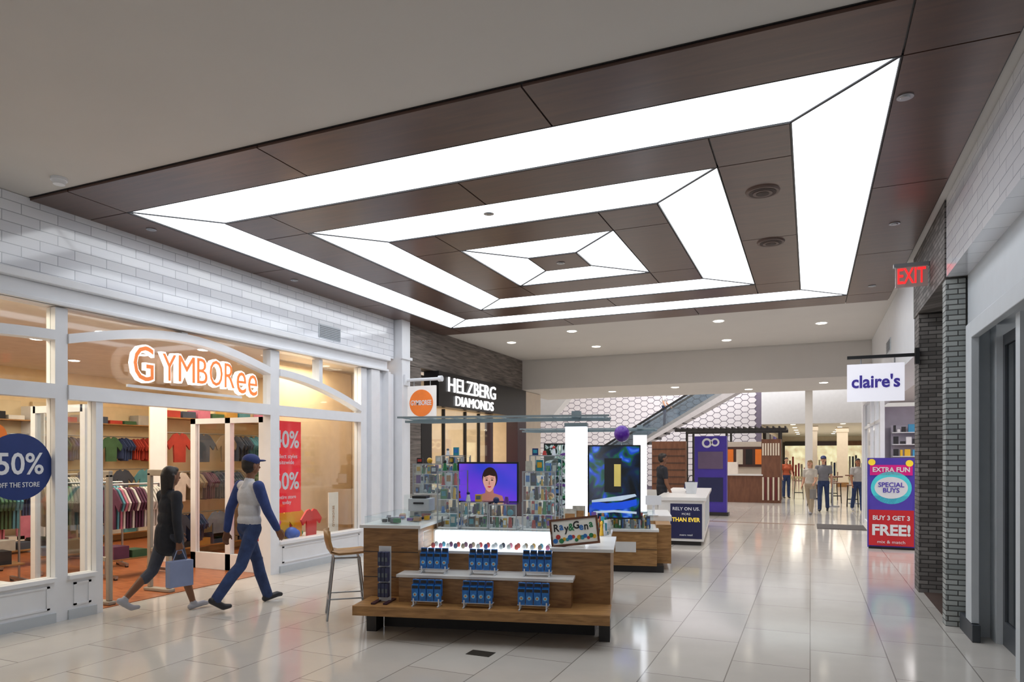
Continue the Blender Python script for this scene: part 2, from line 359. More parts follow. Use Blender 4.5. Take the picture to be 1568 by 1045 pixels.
for xx,mt,of,e in((-7.03,sgw,.018,.03),(-6.998,sgo,-.003,.006)):
    b.text('G',.58,mt,FX(xx,5.56,2.745),ext=e,off=of,fit=.26+of*2)
    x_=5.81
    for ch,w_,sz in(('Y',.19,.47),('M',.24,.47),('B',.16,.47),('O',.21,.47),('R',.17,.47),('e',.17,.62),('e',.17,.62)):
        zc=2.755+(.005 if ch=='e' else 0)-.05*abs(x_-6.3)**2
        b.text(ch,sz,mt,FX(xx,x_+w_/2-.0,zc),ext=e,off=of,fit=w_+of*2); x_+=w_+.034
b.box((-7.078,5.4,2.49),(-7.05,7.1,2.52),white)
b.done()
b=B('blade_sign'); b.cyl((-6.94,11.1,3.14),(-6.25,11.1,3.14),.03,white); b.cyl((-6.27,11.1,3.14),(-6.20,11.1,3.14),.055,white); b.box((-6.975,11.02,3.04),(-6.94,11.18,3.24),white)
b.box((-6.93,11.08,2.38),(-6.33,11.12,3.02),mat('sign_board_white','#f4f1ee',.4,emis=.1)); b.cyl((-6.8,11.1,3.02),(-6.8,11.1,3.14),.008,chrome); b.cyl((-6.45,11.1,3.02),(-6.45,11.1,3.14),.008,chrome)
og=mat('orange_disc','#e8792a',.4,emis=.15)
b.prism(circ(.25,40),.01,og,FY(-6.63,11.08,2.7)); b.text('GYMBOREE',.13,white,FY(-6.63,11.065,2.7),ext=.003,off=.002,fit=.44)
b.done()
b=B('window_decal'); nav=mat('navy_decal','#1e3470',.4,emis=.05)
b.prism(circ(.33,40),.004,nav,FX(-7.165,4.3,1.6)); b.text('50%',.3,white,FX(-7.158,4.32,1.62),ext=.003,off=.004,fit=.44); b.text('OFF THE STORE',.07,white,FX(-7.158,4.3,1.42),ext=.003,fit=.4)
b.prism(circ(.13,24),.004,og,FX(-7.169,4.07,1.9)); b.done()
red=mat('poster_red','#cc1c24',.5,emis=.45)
b=B('window_poster'); b.box((-7.27,7.9,.86),(-7.26,8.52,2.24),red)
for s_,z in(('40%',1.95),('60%',1.32)): b.text(s_,.36,white,FX(-7.255,8.2,z),ext=.003,off=.006,fit=.54)
b.text('select styles\nsitewide',.09,white,FX(-7.255,8.2,1.66),ext=.002,fit=.46); b.text('entire store\ntoday',.08,white,FX(-7.255,8.2,1.05),ext=.002,fit=.4); b.done()

# interior room
IX=-13.0
b=B('wall_shop_left_interior'); b.box((IX-.1,1.5,0),(IX,10.95,3.5),warm); b.box((IX,1.5,0),(-7.61,1.6,3.5),warm); b.box((IX,10.85,0),(-7.46,10.95,3.5),warm); b.box((IX,1.6,3.3),(-7.46,10.85,3.4),mat('interior_ceiling','#e6dccc',.8))
b.box((-8.1,8.75,0),(-8.0,10.8,3.25),mat('window_back_panel','#dcc09a',.6)); b.done()
for x in(-8.3,-9.6,-11.2):
    for y in(2.8,4.4,6.0,7.6): rcap('downlight',x,y,3.3,.1,white,lamp,.012)
b=B('floor_shop_left'); b.box((IX,1.6,0.001),(-7.25,10.85,.008),wood('cherry_floor','#8a4e30','#b87248',.3,(2,14,2),2)); b.done()
PAL=['#a8a6a2','#2f3e66','#6a7b94','#a2382b','#c6c2ba','#3a5b3f','#b46a80','#26252a','#b08a44','#4f8797','#80705c','#583048','#d0ccc6','#3c4454']
PM=[mat('cloth_%d'%i,c_,.9,var=.15) for i,c_ in enumerate(PAL)]
shirt=[(-.11,-.22),(.11,-.22),(.12,.05),(.2,-.03),(.25,.06),(.12,.2),(.05,.22),(0,.18),(-.05,.22),(-.12,.2),(-.25,.06),(-.2,-.03),(-.12,.05)]
def clothes_wall(x,y0,y1):
    b=B('clothing_wall_display')
    b.box((x,y0,0.009),(x+.06,y1,2.7),mat('display_panel','#d8c4a0',.6))
    for z in(.75,1.45,2.1):
        b.cyl((x+.28,y0,z),(x+.28,y1,z),.012,chrome,seg=8)
        y=y0+.05
        while y<y1-.1:
            if rnd()<.6:
                m_=random.choice(PM)
                for k in range(random.randint(3,7)):
                    s=ru(.85,1.1)
                    b.prism(shirt,.02,m_,FY(x+.28,y,z-.25)@Matrix.Scale(s,4)); y+=.045
                    if y>y1-.1: break
                y+=.04
            else:
                b.prism([(p[0]*1,p[1]*1.1) for p in shirt],.03,random.choice(PM),FX(x+.33,y+.25,z-.25)); y+=.5
    for z in(.18,2.35):
        b.box((x+.06,y0,z-.02),(x+.4,y1,z),oak)
        y=y0+.05
        while y<y1-.3:
            b.box((x+.1,y,z),(x+.36,y+.26,z+ru(.06,.2)),random.choice(PM)); y+=.31
    b.box((x+.06,y0-.03,0.009),(x+.42,y0,2.6),white); b.box((x+.06,y1,0.009),(x+.42,y1+.03,2.6),white)
    b.done()
clothes_wall(-12.98,2.0,5.0); clothes_wall(-12.98,5.2,7.8); clothes_wall(-12.98,8.0,10.6); clothes_wall(-9.95,8.0,10.6)
def rack(x,y,L=1.1,rot=0,h=1.35):
    b=B('clothing_rack'); W=Matrix.Translation((x,y,0.009))@Matrix.Rotation(rot,4,'Z')
    for s in(-1,1):
        b.cyl((s*L/2,0,.06),(s*L/2,0,h),.015,chrome,seg=8); b.box((s*L/2-.02,-.25,.02),(s*L/2+.02,.25,.06),chrome)
        for t in(-.22,.22): b.cyl((s*L/2,t,0.0),(s*L/2,t,.03),.025,black,seg=8)
    b.cyl((-L/2,0,h),(L/2,0,h),.015,chrome,seg=8)
    t=-L/2+.05; m_=random.choice(PM)
    while t<L/2-.05:
        if rnd()<.3: m_=random.choice(PM)
        b.prism([(p[0]*1.05,p[1]*1.3) for p in shirt],.025,m_,frame((t,0,h-.33),(0,1,0),(0,0,1),(1,0,0))); t+=.045
    b.box((-L/2,-.18,.25),(L/2,.18,.27),oak)
    for k in range(int(L/.28)): b.box((-L/2+.03+k*.27,-.14,.27),(-L/2+.25+k*.27,.14,.27+ru(.1,.2)),random.choice(PM))
    b.done(W=W)
rack(-8.9,4.1,1.1,.1); rack(-8.9,2.5,1.1,.3,1.2); rack(-9.9,5.3,1.2,1.4); rack(-10.0,6.9,1.1,1.2,1.3); rack(-11.4,4.4,1.2,.4,1.4); rack(-11.2,7.0,1.3,1.57,1.4); rack(-10.6,3.2,1.1,.2,1.4); rack(-8.9,6.9,.8,1.5,1.3)
b=B('display_plinth'); b.box((-7.98,2.8,.009),(-7.42,4.5,.4),white); b.done(bevel=.01)
def bust(x,y,m_,z=.4):
    b=B('torso_mannequin'); b.cyl((x,y,z+.002),(x,y,z+.02),.14,chrome,seg=20); b.cyl((x,y,z+.02),(x,y,z+.2),.015,chrome)
    b.M=Matrix.Translation((x,y,z+.4))
    b.sph((0,0,.05),(.1,.14,.2),m_); b.sph((0,0,-.12),(.1,.13,.16),m_); b.sph((0,.13,.12),(.05,.07,.07),m_,12,8); b.sph((0,-.13,.12),(.05,.07,.07),m_,12,8); b.cyl((0,0,.2),(0,0,.29),.045,beige); b.done()
bust(-7.7,4.2,PM[7]); bust(-7.7,3.7,PM[4]); bust(-7.7,3.2,PM[3])
b=B('toy_display'); b.box((-7.9,8.0,.009),(-7.35,9.6,.42),white)
for k in range(30):
    y=8.02+rnd()*.95; x=ru(-7.75,-7.4); s=ru(.04,.1); m_=mat('toy%d'%(k%6),['#e03030','#2060d0','#f0c020','#30a050','#e060a0','#6a3ab0'][k%6],.4)
    if k%2: b.sph((x,y,.42+s),(s,s,s),m_,12,8)
    else: b.prism(shirt,.03,m_,FX(x,y,.42+.22))
b.box((-7.4,9.35,.42),(-7.38,9.6,1.1),mat('cream_card','#f3e7d6',.5)); b.text('GYMBOREE',.07,mat('tan_text','#c8a078',.5),frame((-7.375,9.47,.7),(0,0,1),(0,-1,0),(1,0,0)),ext=.002)
b.done()

# ------------------------------------------------------------ jeweller storefront
B('wall_jeweller_fascia').box((-7.4,11.3,3.47),(-7.1,17.1,4.285),GW).done()
B('wall_jeweller_pilaster').box((-7.4,11.3,0),(-7.1,11.85,3.46),GW).done()
bk=mat('sign_black','#141317',.35)
b=B('jeweller_sign'); b.box((-7.3,12.3,2.74),(-6.95,17.0,3.46),bk)
jw=mat('sign_white','#ffffff',.4,emis=.9,var=.01)
b.text('HELZBERG',.44,jw,FX(-6.93,13.85,3.2),ext=.012,off=0,fit=2.35); b.text('DIAMONDS',.30,jw,FX(-6.93,13.95,2.88),ext=.012,off=0,fit=1.9); b.done()
b=B('shop_front_jeweller'); plum=mat('plum_frame','#3a2230',.35)
b.box((-7.3,11.87,0),(-7.1,12.28,2.73),bk); b.box((-7.3,16.5,0),(-6.98,17.08,2.73),plum); b.box((-7.3,15.2,0),(-7.15,15.35,2.72),plum)
b.box((-7.3,12.28,0),(-7.1,15.2,.5),bk)
for y in(12.9,13.9,14.6): b.box((-7.22,y,.5),(-7.16,y+.05,2.72),bk)
b.box((-7.2,12.28,.5),(-7.19,15.2,2.72),gl); b.done()
b=B('wall_jeweller_interior'); jm=mat('jeweller_wall','#ecd6b6',.6); b.box((-12.1,11.3,0),(-12,17.0,3.3),jm); b.box((-12,11.26,0),(-7.41,11.36,3.3),jm); b.box((-12,16.98,0),(-7.41,17.08,3.3),jm); b.box((-12,11.36,3.3),(-7.41,16.98,3.4),offw)
for y in(12.4,13.6,14.8,16): b.box((-12,y,0),(-11.8,y+.15,3.3),plum)
b.done()
for x,y in((-8.6,12.6),(-8.6,14.0)):
    b=B('jewelry_display_case'); b.box((x-.3,y,0.0),(x+.3,y+1.1,.85),plum); b.box((x-.3,y,.85),(x+.3,y+1.1,1.15),glc); b.box((x-.25,y+.05,.86),(x+.25,y+1.05,.9),beige)
    for k in range(8): b.sph((x,y+.12+k*.12,.94),(.04,.04,.05),white,10,6)
    b.done()

# ------------------------------------------------------------ right side signs
b=B('exit_sign'); y=9.0; b.box((.9,y,3.64),(1.22,y+.04,3.87),mat('exit_clear','#a08a86',.2,emis=.1)); b.box((.88,y-.01,3.87),(1.235,y+.05,3.91),chrome)
b.text('EXIT',.25,mat('exit_red','#f0282a',.4,emis=.9,var=.01),FY(1.06,y-.004,3.755),ext=.003,off=.003,fit=.28); b.done()
b=B('blade_sign'); b.box((.44,9.9,2.96),(1.2,9.94,3.0),black); b.box((1.2,9.86,2.86),(1.248,9.94,3.06),black)
for x in(.6,.98): b.cyl((x,9.92,2.88),(x,9.92,2.97),.008,chrome)
b.box((.44,9.9,2.41),(1.09,9.94,2.89),mat('sign_panel_lit','#f3f2fb',.3,emis=.35,var=.01)); b.text("claire's",.22,mat('sign_violet','#4b3fa8',.4,emis=.1),FY(.765,9.895,2.655),ext=.003,off=.006,fit=.55); b.done()
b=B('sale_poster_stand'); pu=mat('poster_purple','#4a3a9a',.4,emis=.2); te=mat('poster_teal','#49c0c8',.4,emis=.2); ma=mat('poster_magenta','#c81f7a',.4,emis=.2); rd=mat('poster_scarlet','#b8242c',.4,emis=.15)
b.box((.98,14.4,.02),(1.75,14.46,1.68),pu); b.box((1.0,14.36,0),(1.74,14.5,.04),black)
b.box((1.02,14.38,1.36),(1.71,14.40,1.55),ma); b.box((1.02,14.38,.72),(1.71,14.4,.98),pu); b.box((1.0,14.375,.06),(1.73,14.4,.72),rd)
b.prism(circ(.3,36,1.1),.02,te,FY(1.365,14.4,1.13)); b.prism(circ(.2,36,1.35),.026,white,FY(1.365,14.4,1.13)); b.text('SPECIAL\nBUYS',.12,pu,FY(1.365,14.37,1.13),ext=.003,off=.002,fit=.42,space=.85)
b.text('EXTRA FUN',.12,white,FY(1.365,14.37,1.46),ext=.003,off=.003,fit=.6); b.text('BUY 3 GET 3',.115,white,FY(1.365,14.365,.57),ext=.003,off=.003,fit=.6); b.text('FREE!',.27,white,FY(1.365,14.365,.34),ext=.003,off=.01,fit=.62); b.text('mix & match',.08,white,FY(1.365,14.365,.13),ext=.003,fit=.45)
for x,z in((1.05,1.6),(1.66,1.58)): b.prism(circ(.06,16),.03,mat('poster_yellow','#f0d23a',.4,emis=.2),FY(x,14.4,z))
b.done()

# ------------------------------------------------------------ main kiosk island (local frame)
ang=math.radians(13.4); KW=Matrix.Translation((-3.9,5.31,0))@Matrix.Rotation(ang,4,'Z')
wt=mat('white_laminate','#e2e0dd',.3,var=.02)
b=B('retail_kiosk')
b.box((.1,.52,0),(2.2,1.5,.2),dark); b.box((-.05,.5,.2),(2.33,1.5,.26),dark)
b.box((-.02,0,.265),(2.36,.47,.31),oakf); b.box((-.02,0,.22),(2.36,.03,.265),oakf); b.box((.75,.02,.222),(.8,.46,.264),dark); b.box((1.6,.02,.222),(1.65,.46,.264),dark)
for x in(.0,2.25): b.box((x,.3,0.0),(x+.1,.5,.22),dark)
b.box((-.1,.47,.26),(.47,1.5,.99),oak); b.box((-.13,.44,.99),(.5,1.52,1.02),wt)
b.box((1.8,.47,.26),(2.35,1.5,.80),oak); b.box((1.78,.44,.80),(2.38,1.52,.83),wt)
b.box((.47,.6,.26),(1.8,1.5,.74),oak); b.box((.35,.24,.31),(2.0,.6,.55),oak); b.box((.33,.22,.55),(2.02,.62,.575),wt)
for z in(.5,.75): b.box((-.1,.466,z),(.47,.472,z+.006),dark)
b.box((.49,.56,.74),(1.79,1.0,.765),wt); b.box((.5,.6,.765),(1.78,.98,.775),lampw); b.box((.5,.96,.775),(1.78,1.0,.92),lampw)
for k in range(16):
    for j in range(2):
        x=.56+k*.078; b.sph((x,.68+j*.12,.80),(.022,.022,.03),random.choice(PM),8,6)
for x0,x1,y0,y1,z0,z1 in((.49,1.79,.57,1.0,.765,.95),(-.1,.47,.5,1.45,1.02,1.1)):
    b.box((x0,y0,z0),(x1,y0+.008,z1),glc); b.box((x0,y0,z1-.008),(x1,y1,z1),glc)
b.box((-.1,1.5,0.1),(.42,4.6,.9),oak); b.box((-.13,1.5,.9),(.45,4.62,.93),wt); b.box((-.06,1.55,0),(.38,4.55,.1),dark)
b.box((-.1,1.7,.93),(.4,4.5,1.25),glc)
b.box((.47,1.0,.74),(1.8,1.5,.93),wt)
b.box((1.8,1.5,.1),(2.3,2.2,.8),oak); b.box((1.78,1.5,.8),(2.32,2.22,.83),wt); b.box((1.82,1.5,0),(2.28,2.18,.1),dark)
b.box((.47,3.0,0),(1.4,3.05,.9),wt)
b.done(W=KW)

brt=['#c8c4b8','#2c6fb8','#d0d4da','#b4332e','#2a7a4c','#d6a62c','#14161c','#6a3a90','#e0e0e0','#a87a4a','#1a2a5c','#5a646c','#1c1e24','#2a8a9a']
QM=[mat('pack_%d'%i,c_,.4,var=.15,scale=25) for i,c_ in enumerate(brt)]
def item(b,x,y,z,w,h):
    r=rnd()
    if r<.4: b.box((x,y,z),(x+w,y+.04,z+h),random.choice(QM)); b.box((x+w*.15,y-.002,z+h*.3),(x+w*.85,y,z+h*.8),random.choice(QM))
    elif r<.55: b.sph((x+w/2,y+.03,z+w/2),(w/2,w/2,w/2),random.choice(QM),10,8)
    elif r<.75: # figurine
        m_=random.choice(QM); b.cyl((x+w/2,y+.02,z),(x+w/2,y+.02,z+h*.7),w*.4,m_,r1=w*.2,seg=10); b.sph((x+w/2,y+.02,z+h*.82),(w*.28,w*.28,h*.18),random.choice(QM),8,6)
    else: b.cyl((x+w/2,y+.02,z),(x+w/2,y+.02,z+h),w*.4,random.choice(QM),r1=w*.25,seg=12)
def case(a0,a1,b0,b1,z0,z1,ns):
    b=B('glass_display_case')
    for x in(a0,a1-.012):
        for y in(b0,b1-.012): b.box((x,y,z0),(x+.012,y+.012,z1),chrome)
    b.box((a0,b0,z1-.01),(a1,b1,z1),glc); b.box((a0,b0,z0),(a1,b1,z0+.015),wt); b.box((a0,b0-.002,z1-.012),(a1,b0+.004,z1),chrome)
    b.box((a0+.004,b0+.002,z0),(a1-.004,b0+.005,z1),glc)
    for k in range(ns):
        z=z0+.015+(z1-z0-.02)*k/ns
        if k: b.box((a0+.01,b0+.01,z-.006),(a1-.01,b1-.01,z),glc); b.box((a0+.01,b0+.008,z-.006),(a1-.01,b0+.012,z),white)
        for row in(0,1):
            x=a0+.02
            while x<a1-.07:
                w=ru(.03,.07); h=min(ru(.06,.16),(z1-z0)/ns-.02)
                item(b,x,b0+.04+row*.18+ru(0,.05),z,w,h); x+=w+ru(.0,.012)
    for k in range(int((a1-a0)/.12)):
        item(b,a0+.02+k*.115,b0+.1,z1,.07,ru(.05,.12))
    b.done(W=KW)
case(.50,.74,1.02,1.45,.935,1.55,4); case(.75,1.05,1.06,1.45,.935,1.22,2); case(1.06,1.36,1.04,1.45,.935,1.20,2); case(1.42,1.77,1.02,1.45,.935,1.55,4)
case(.47,.56,1.9,2.3,.0,1.70,7); case(1.32,1.72,2.2,2.7,0,1.72,7); case(.0,.4,1.72,2.1,1.255,1.62,3); case(.1,.4,2.6,3.0,1.255,1.72,4)
b=B('counter_merchandise')
for k in range(50):
    x=ru(-.05,.33); y=ru(3.1,4.3); w=ru(.04,.1); item(b,x,y,1.252,w,ru(.06,.34))
b.done(W=KW)
b=B('counter_merchandise')
for k in range(44):
    x=ru(1.85,2.25); y=ru(1.55,2.1); w=ru(.03,.07); item(b,x,y,.832,w,ru(.04,.22))
b.done(W=KW)
b=B('counter_merchandise')
for k in range(30): 
    x=ru(-.06,.38); y=ru(.6,1.35); w=ru(.03,.08); b.box((x,y,1.03),(x+w,y+.05,1.03+ru(.02,.05)),random.choice(QM))
b.done(W=KW)
b=B('receipt_printer'); b.box((.12,1.2,1.102),(.36,1.42,1.24),greyw); b.box((.16,1.21,1.24),(.32,1.36,1.27),black); b.box((.18,1.19,1.18),(.3,1.2,1.2),black); b.done(W=KW,bevel=.008)
bp=mat('pack_blue','#1d6fc0',.3,var=.3,scale=20); bl=mat('pack_label','#8fd0f0',.3); bo=mat('pack_orange','#d07838',.4); ac=mat('acrylic_white','#d8dce2',.2)
def packrack(a,bb,z,n=4,W2=.26):
    b=B('product_rack'); h=.15
    for r in range(2):
        for k in range(n):
            x=a-W2/2+k*W2/n; y=bb+r*.035; zz=z+.045+r*.045
            b.box((x+.004,y,zz),(x+W2/n-.004,y+.022,zz+h),bp); b.box((x+.008,y-.002,zz+h-.035),(x+W2/n-.008,y,zz+h-.008),black)
            b.prism(circ(.019,14),.004,bl,FY(x+W2/n/2,y,zz+.06)); b.prism(circ(.009,10),.006,bo,FY(x+W2/n/2,y,zz+.06))
    b.box((a-W2/2,bb-.005,z+.04),(a+W2/2,bb+.075,z+.045),ac)
    for s in(-1,1):
        x=a+s*W2*.42; b.box((x-.006,bb-.05,z),(x+.006,bb+.09,z+.01),ac); b.box((x-.006,bb-.012,z),(x+.006,bb-.004,z+.07),ac); b.box((x-.006,bb+.06,z),(x+.006,bb+.07,z+.24),ac)
    b.done(W=KW)
for a in(.665,1.15,1.67):
    packrack(a,.34,.576,4,W2=.28); packrack(a,.1,.311,4,W2=.29)
b=B('product_rack'); dkp=mat('pack_navy','#2a2f52',.4,var=.3,scale=30)
for k in range(3):
    for j in range(3): b.box((.16+j*.035,.18,.36+k*.15),(.19+j*.035,.24,.49+k*.15),dkp); b.box((.165+j*.035,.178,.40+k*.15),(.185+j*.035,.18,.44+k*.15),QM[11])
b.box((.15,.24,.311),(.27,.25,.84),ac); b.box((.13,.08,.311),(.17,.34,.325),mat('plum_foot','#3a1c2c',.4)); b.box((.25,.08,.311),(.29,.34,.325),MC['plum_foot']); b.done(W=KW)
b=B('name_art_picture_frame'); M=KW@Matrix.Translation((2.0,.60,.978))@Matrix.Rotation(math.radians(-14),4,'X')@Matrix.Rotation(math.radians(-7),4,'Y')
fw=wood('frame_walnut','#4a2c1e','#7a4a30',.4)
b.box((-.22,0,-.12),(.22,.015,.12),mat('art_paper','#f2efe6',.5)); b.box((-.235,-.008,-.135),(.235,.02,-.115),fw); b.box((-.235,-.008,.115),(.235,.02,.135),fw); b.box((-.235,-.008,-.115),(-.215,.02,.115),fw); b.box((.215,-.008,-.115),(.235,.02,.115),fw)
for i_,ch in enumerate('Ray&Gena'):
    b.text(ch,.1,[black,QM[1],QM[12],QM[4]][i_%4],FY(-.17+i_*.048,-.002,.045+.012*math.sin(i_*2)),ext=.002,off=.002,sx=.9)
for k in range(14): b.prism(circ(ru(.012,.028),12),.004,QM[[1,3,4,5,13][k%5]],FY(-.19+k*.029,0,ru(-.085,-.03)))
b.done(W=M)
b=B('brochure_holder')
for k,(x,z) in enumerate(((.0,0),(.09,.03))): b.box((1.86+x,.95+k*.02,.832),(1.99+x,.96+k*.02,1.17+z),QM[0]); b.box((1.875+x,.948+k*.02,.9),(1.975+x,.95+k*.02,1.12+z),QM[9])
b.done(W=KW)
steel=mat('canopy_steel','#98a6ac',.35,.5)
def pillar(a,bb,zb_,zt_,w=.11):
    b=B('light_pillar'); b.box((a-w,bb-w,zb_+.03),(a+w,bb+w,zt_),lampw); b.box((a-w-.01,bb-w-.01,zt_),(a+w+.01,bb+w+.01,zt_+.04),steel); b.box((a-w-.01,bb-w-.01,zb_),(a+w+.01,bb+w+.01,zb_+.03),steel)
    b.done(W=KW)
pillar(1.96,1.35,.832,2.02); pillar(2.67,5.65,.762,2.06)
def canopy(a0,a1,bb,z,pa):
    b=B('kiosk_canopy')
    b.prism([(a0,-.01),(a0+.25,-.02),(pa-.12,-.005),(pa+.12,-.005),(a1,-.01),(a1,.015),(pa,.03),(a0,.015)],.05,steel,FY(0,bb,z+.02))
    n=9
    for k in range(n):
        x=a0+.05+(a1-a0-.1)*k/(n-1); b.box((x-.006,bb-.3,z+.045),(x+.006,bb+.25,z+.055),steel)
    b.box((a0+.03,bb-.3,z+.055),(a1-.03,bb+.25,z+.061),glass('canopy_glass',(.8,.88,.9),.25,.2,.3)); b.box((a0,bb-.31,z+.045),(a1,bb-.29,z+.065),steel); b.box((a0,bb+.24,z+.045),(a1,bb+.26,z+.065),steel)
    b.box((pa-.05,bb-.05,z+.03),(pa+.05,bb+.05,z+.12),steel)
    b.done(W=KW)
canopy(.05,2.32,1.35,2.07,1.96); canopy(.68,2.95,5.65,2.11,2.67)
b=B('television'); scr=art('screen_blue',['#1220a0','#2038c0','#6a3ad0','#2a80d8'],1.6,.5,.5)
x0,x1,z0,z1,yy=.57,1.25,1.19,1.62,1.7
b.box((x0-.02,yy,z0-.02),(x1+.02,yy+.05,z1+.02),black); b.box((x0,yy-.003,z0),(x1,yy,z1),scr)
sk=mat('screen_skin','#d8a090',.5,emis=.45); sk2=mat('screen_skin_shade','#b87868',.5,emis=.35); hr_=mat('screen_hair','#3a201c',.5,emis=.1); rl=mat('screen_red','#c01f3a',.5,emis=.4)
cx=.93
b.prism([(-.17,0),(.17,0),(.15,.06),(.05,.09),(.045,.14),(-.045,.14),(-.05,.09),(-.15,.06)],.001,sk2,FY(cx,yy-.003,1.192))
b.prism(circ(.125,28,.72),.001,hr_,FY(cx+.005,yy-.004,1.455)); b.prism([(.098*math.cos(t)*(.78 if math.sin(t)>0 else .78+.22*math.sin(t)),.125*math.sin(t)) for t in [2*math.pi*i/28 for i in range(28)]],.001,sk,FY(cx,yy-.005,1.42))
b.prism([(-.075,.05),(-.06,.02),(.0,.045),(.06,.03),(.078,.05),(.06,.1),(0,.12),(-.06,.1)],.001,hr_,FY(cx,yy-.0065,1.445))
b.prism([(-.025,0),(-.008,.008),(0,.004),(.008,.008),(.025,0),(.0,-.012)],.001,rl,FY(cx,yy-.0065,1.355)); b.prism([(-.008,0),(.008,0),(.004,.04),(-.004,.04)],.001,sk2,FY(cx,yy-.0065,1.38))
for s in(-1,1): b.prism(circ(.007,16,2.0),.001,hr_,FY(cx+s*.032,yy-.0065,1.432)); b.prism([(-.018,0),(.018,0),(.016,.006),(-.016,.006)],.001,hr_,FY(cx+s*.033,yy-.0065,1.452))
b.box((.87,yy+.01,.93),(.95,yy+.04,1.17),black); b.box((.75,1.62,.93),(1.07,1.84,.945),black); b.box((.7,1.55,.0),(1.12,1.88,.93),wt); b.done(W=KW)
A1=art('art_reef',['#0b140f','#10301c','#0e1a20','#c8d8da','#2a6a48','#f0f4f0'],5,.15,2.5); A2=art('art_ocean',['#030a10','#061a2e','#08204a','#0a5a38','#1448d0','#60a4f4'],2.9,.25,1.6)
def board(a0,a1,bb,z0_,z1_,m_,phone,legs):
    b=B('art_display_board'); b.box((a0,bb,z0_),(a1,bb+.04,z1_),black); b.box((a0+.02,bb-.005,z0_+.02),(a1-.02,bb,z1_-.02),m_)
    for x in legs: b.box((x,bb+.04,.02),(x+.03,bb+.06,z1_-.1),chrome)
    b.box((legs[0]-.03,bb-.1,0),(legs[-1]+.06,bb+.2,.02),chrome)
    cx_=(a0+a1)/2
    if phone:
        b.box((cx_-.13,bb-.012,1.22),(cx_+.1,bb-.005,1.68),black); b.box((cx_-.0,bb-.015,1.3),(cx_+.09,bb-.012,1.6),mat('gold_card','#d8c46a',.4,emis=.2))
        ww=mat('wave_white','#cfe4f8',.4,emis=.2)
        b.prism([(-.3,0),(.1,.03),(.3,.09),(.28,.12),(0,.08),(-.3,.03)],.004,ww,FY(cx_,bb-.006,1.08)); b.prism([(-.28,0),(.0,.02),(.3,.0),(.3,.03),(0,.05),(-.28,.03)],.004,ww,FY(cx_,bb-.006,.93))
        b.prism([(-.3,0),(-.1,-.03),(.15,0),(.3,.05),(.3,.13),(.1,.09),(-.1,.07),(-.3,.1)],.002,mat('wave_blue','#1650e0',.4,emis=.3),FY(cx_,bb-.005,1.0))
    else:
        for k in range(6): b.prism([(-.12,0),(0,.03),(.1,.02),(.12,.05),(.02,.07),(-.1,.04)],.004,[MC['pack_8'],MC['pack_4'],MC['pack_7']][k%3],FY(cx_+ru(-.1,.1),bb-.006,z0_+.1+k*.14))
    b.done(W=KW)
board(1.38,1.93,3.1,.9,1.88,A1,False,(1.6,1.8)); board(1.95,2.66,3.35,.86,1.86,A2,True,(1.99,2.12))
b=B('balloon'); b.sph((2.40,3.9,2.03),(.11,.11,.12),mat('balloon_purple','#5a2a9a',.25),20,14); b.cyl((2.1,3.9,.05),(2.40,3.9,1.91),.004,white,seg=6); b.cyl((2.1,3.9,0),(2.1,3.9,.05),.05,black); b.done(W=KW)
b=B('retail_kiosk'); b.box((2.04,4.2,.1),(2.9,5.1,.6),oakf); b.box((2.02,4.18,.6),(2.93,5.12,.63),wt); b.box((2.1,4.25,0),(3.0,6.3,.1),dark)
b.box((2.9,4.5,.1),(3.12,6.4,.68),oakf); b.box((2.1,5.1,.1),(2.9,6.4,.68),oakf); b.box((2.0,5.12,.68),(3.16,6.42,.76),wt)
b.box((1.0,4.4,.0),(2.02,5.0,.85),oak); b.box((2.3,4.185,.3),(2.6,4.2,.45),wt); b.box((2.04,4.19,.34),(2.9,4.2,.345),dark)
b.done(W=KW)
b=B('glass_display_case'); b.box((2.1,4.25,.632),(2.85,4.28,.9),glc); b.box((2.1,4.25,.89),(2.85,4.65,.9),glc)
for k in range(60): item(b,ru(2.12,2.78),ru(4.30,4.55),.635,ru(.03,.06),ru(.04,.24))
b.done(W=KW)
b=B('counter_merchandise')
for k in range(40): item(b,ru(1.05,1.95),ru(4.45,4.9),.852,ru(.04,.09),ru(.05,.35))
b.done(W=KW)
b=B('tablet_stand'); b.box((2.8,5.1,.762),(2.95,5.3,.775),white); b.box((2.86,5.2,.775),(2.9,5.23,.95),white); b.box((2.75,5.16,.93),(3.0,5.18,1.08),white); b.done(W=KW)

# stool
b=B('counter_stool'); W=Matrix.Translation((-4.55,6.05,0))@Matrix.Rotation(math.radians(-50),4,'Z'); ply=wood('bent_plywood','#8a6236','#b48a54',.35,(10,2,2),2)
prof=[(.21,.655),(.17,.665),(.05,.655),(-.08,.65),(-.16,.67),(-.2,.73),(-.225,.82),(-.235,.93)]
N=8; vs=[];fs=[]
for off in(0,.014):
    for (yy_,zz) in prof:
        wd=.2 if zz<.8 else .19
        for k in range(N+1):
            t=-1+2*k/N; curve=.035*t*t
            vs.append((wd*t, yy_+(curve*1.5 if zz>.7 else 0)+ (off if zz>.7 else 0), zz+(curve if zz<.7 else 0)+(off if zz<=.7 else 0)))
L=len(prof)*(N+1)
for j in range(len(prof)-1):
    for k in range(N):
        i=j*(N+1)+k; q=(i,i+1,i+N+2,i+N+1); fs.append(q); fs.append(tuple(x+L for x in q[::-1]))
for k in range(N): fs.append((k,k+L,k+1+L,k+1)); e0=(len(prof)-1)*(N+1)+k; fs.append((e0,e0+1,e0+1+L,e0+L))
for j in range(len(prof)-1):
    i=j*(N+1); fs.append((i,i+N+1,i+N+1+L,i+L)); i+=N; fs.append((i,i+L,i+N+1+L,i+N+1))
b.add(vs,fs,ply,True)
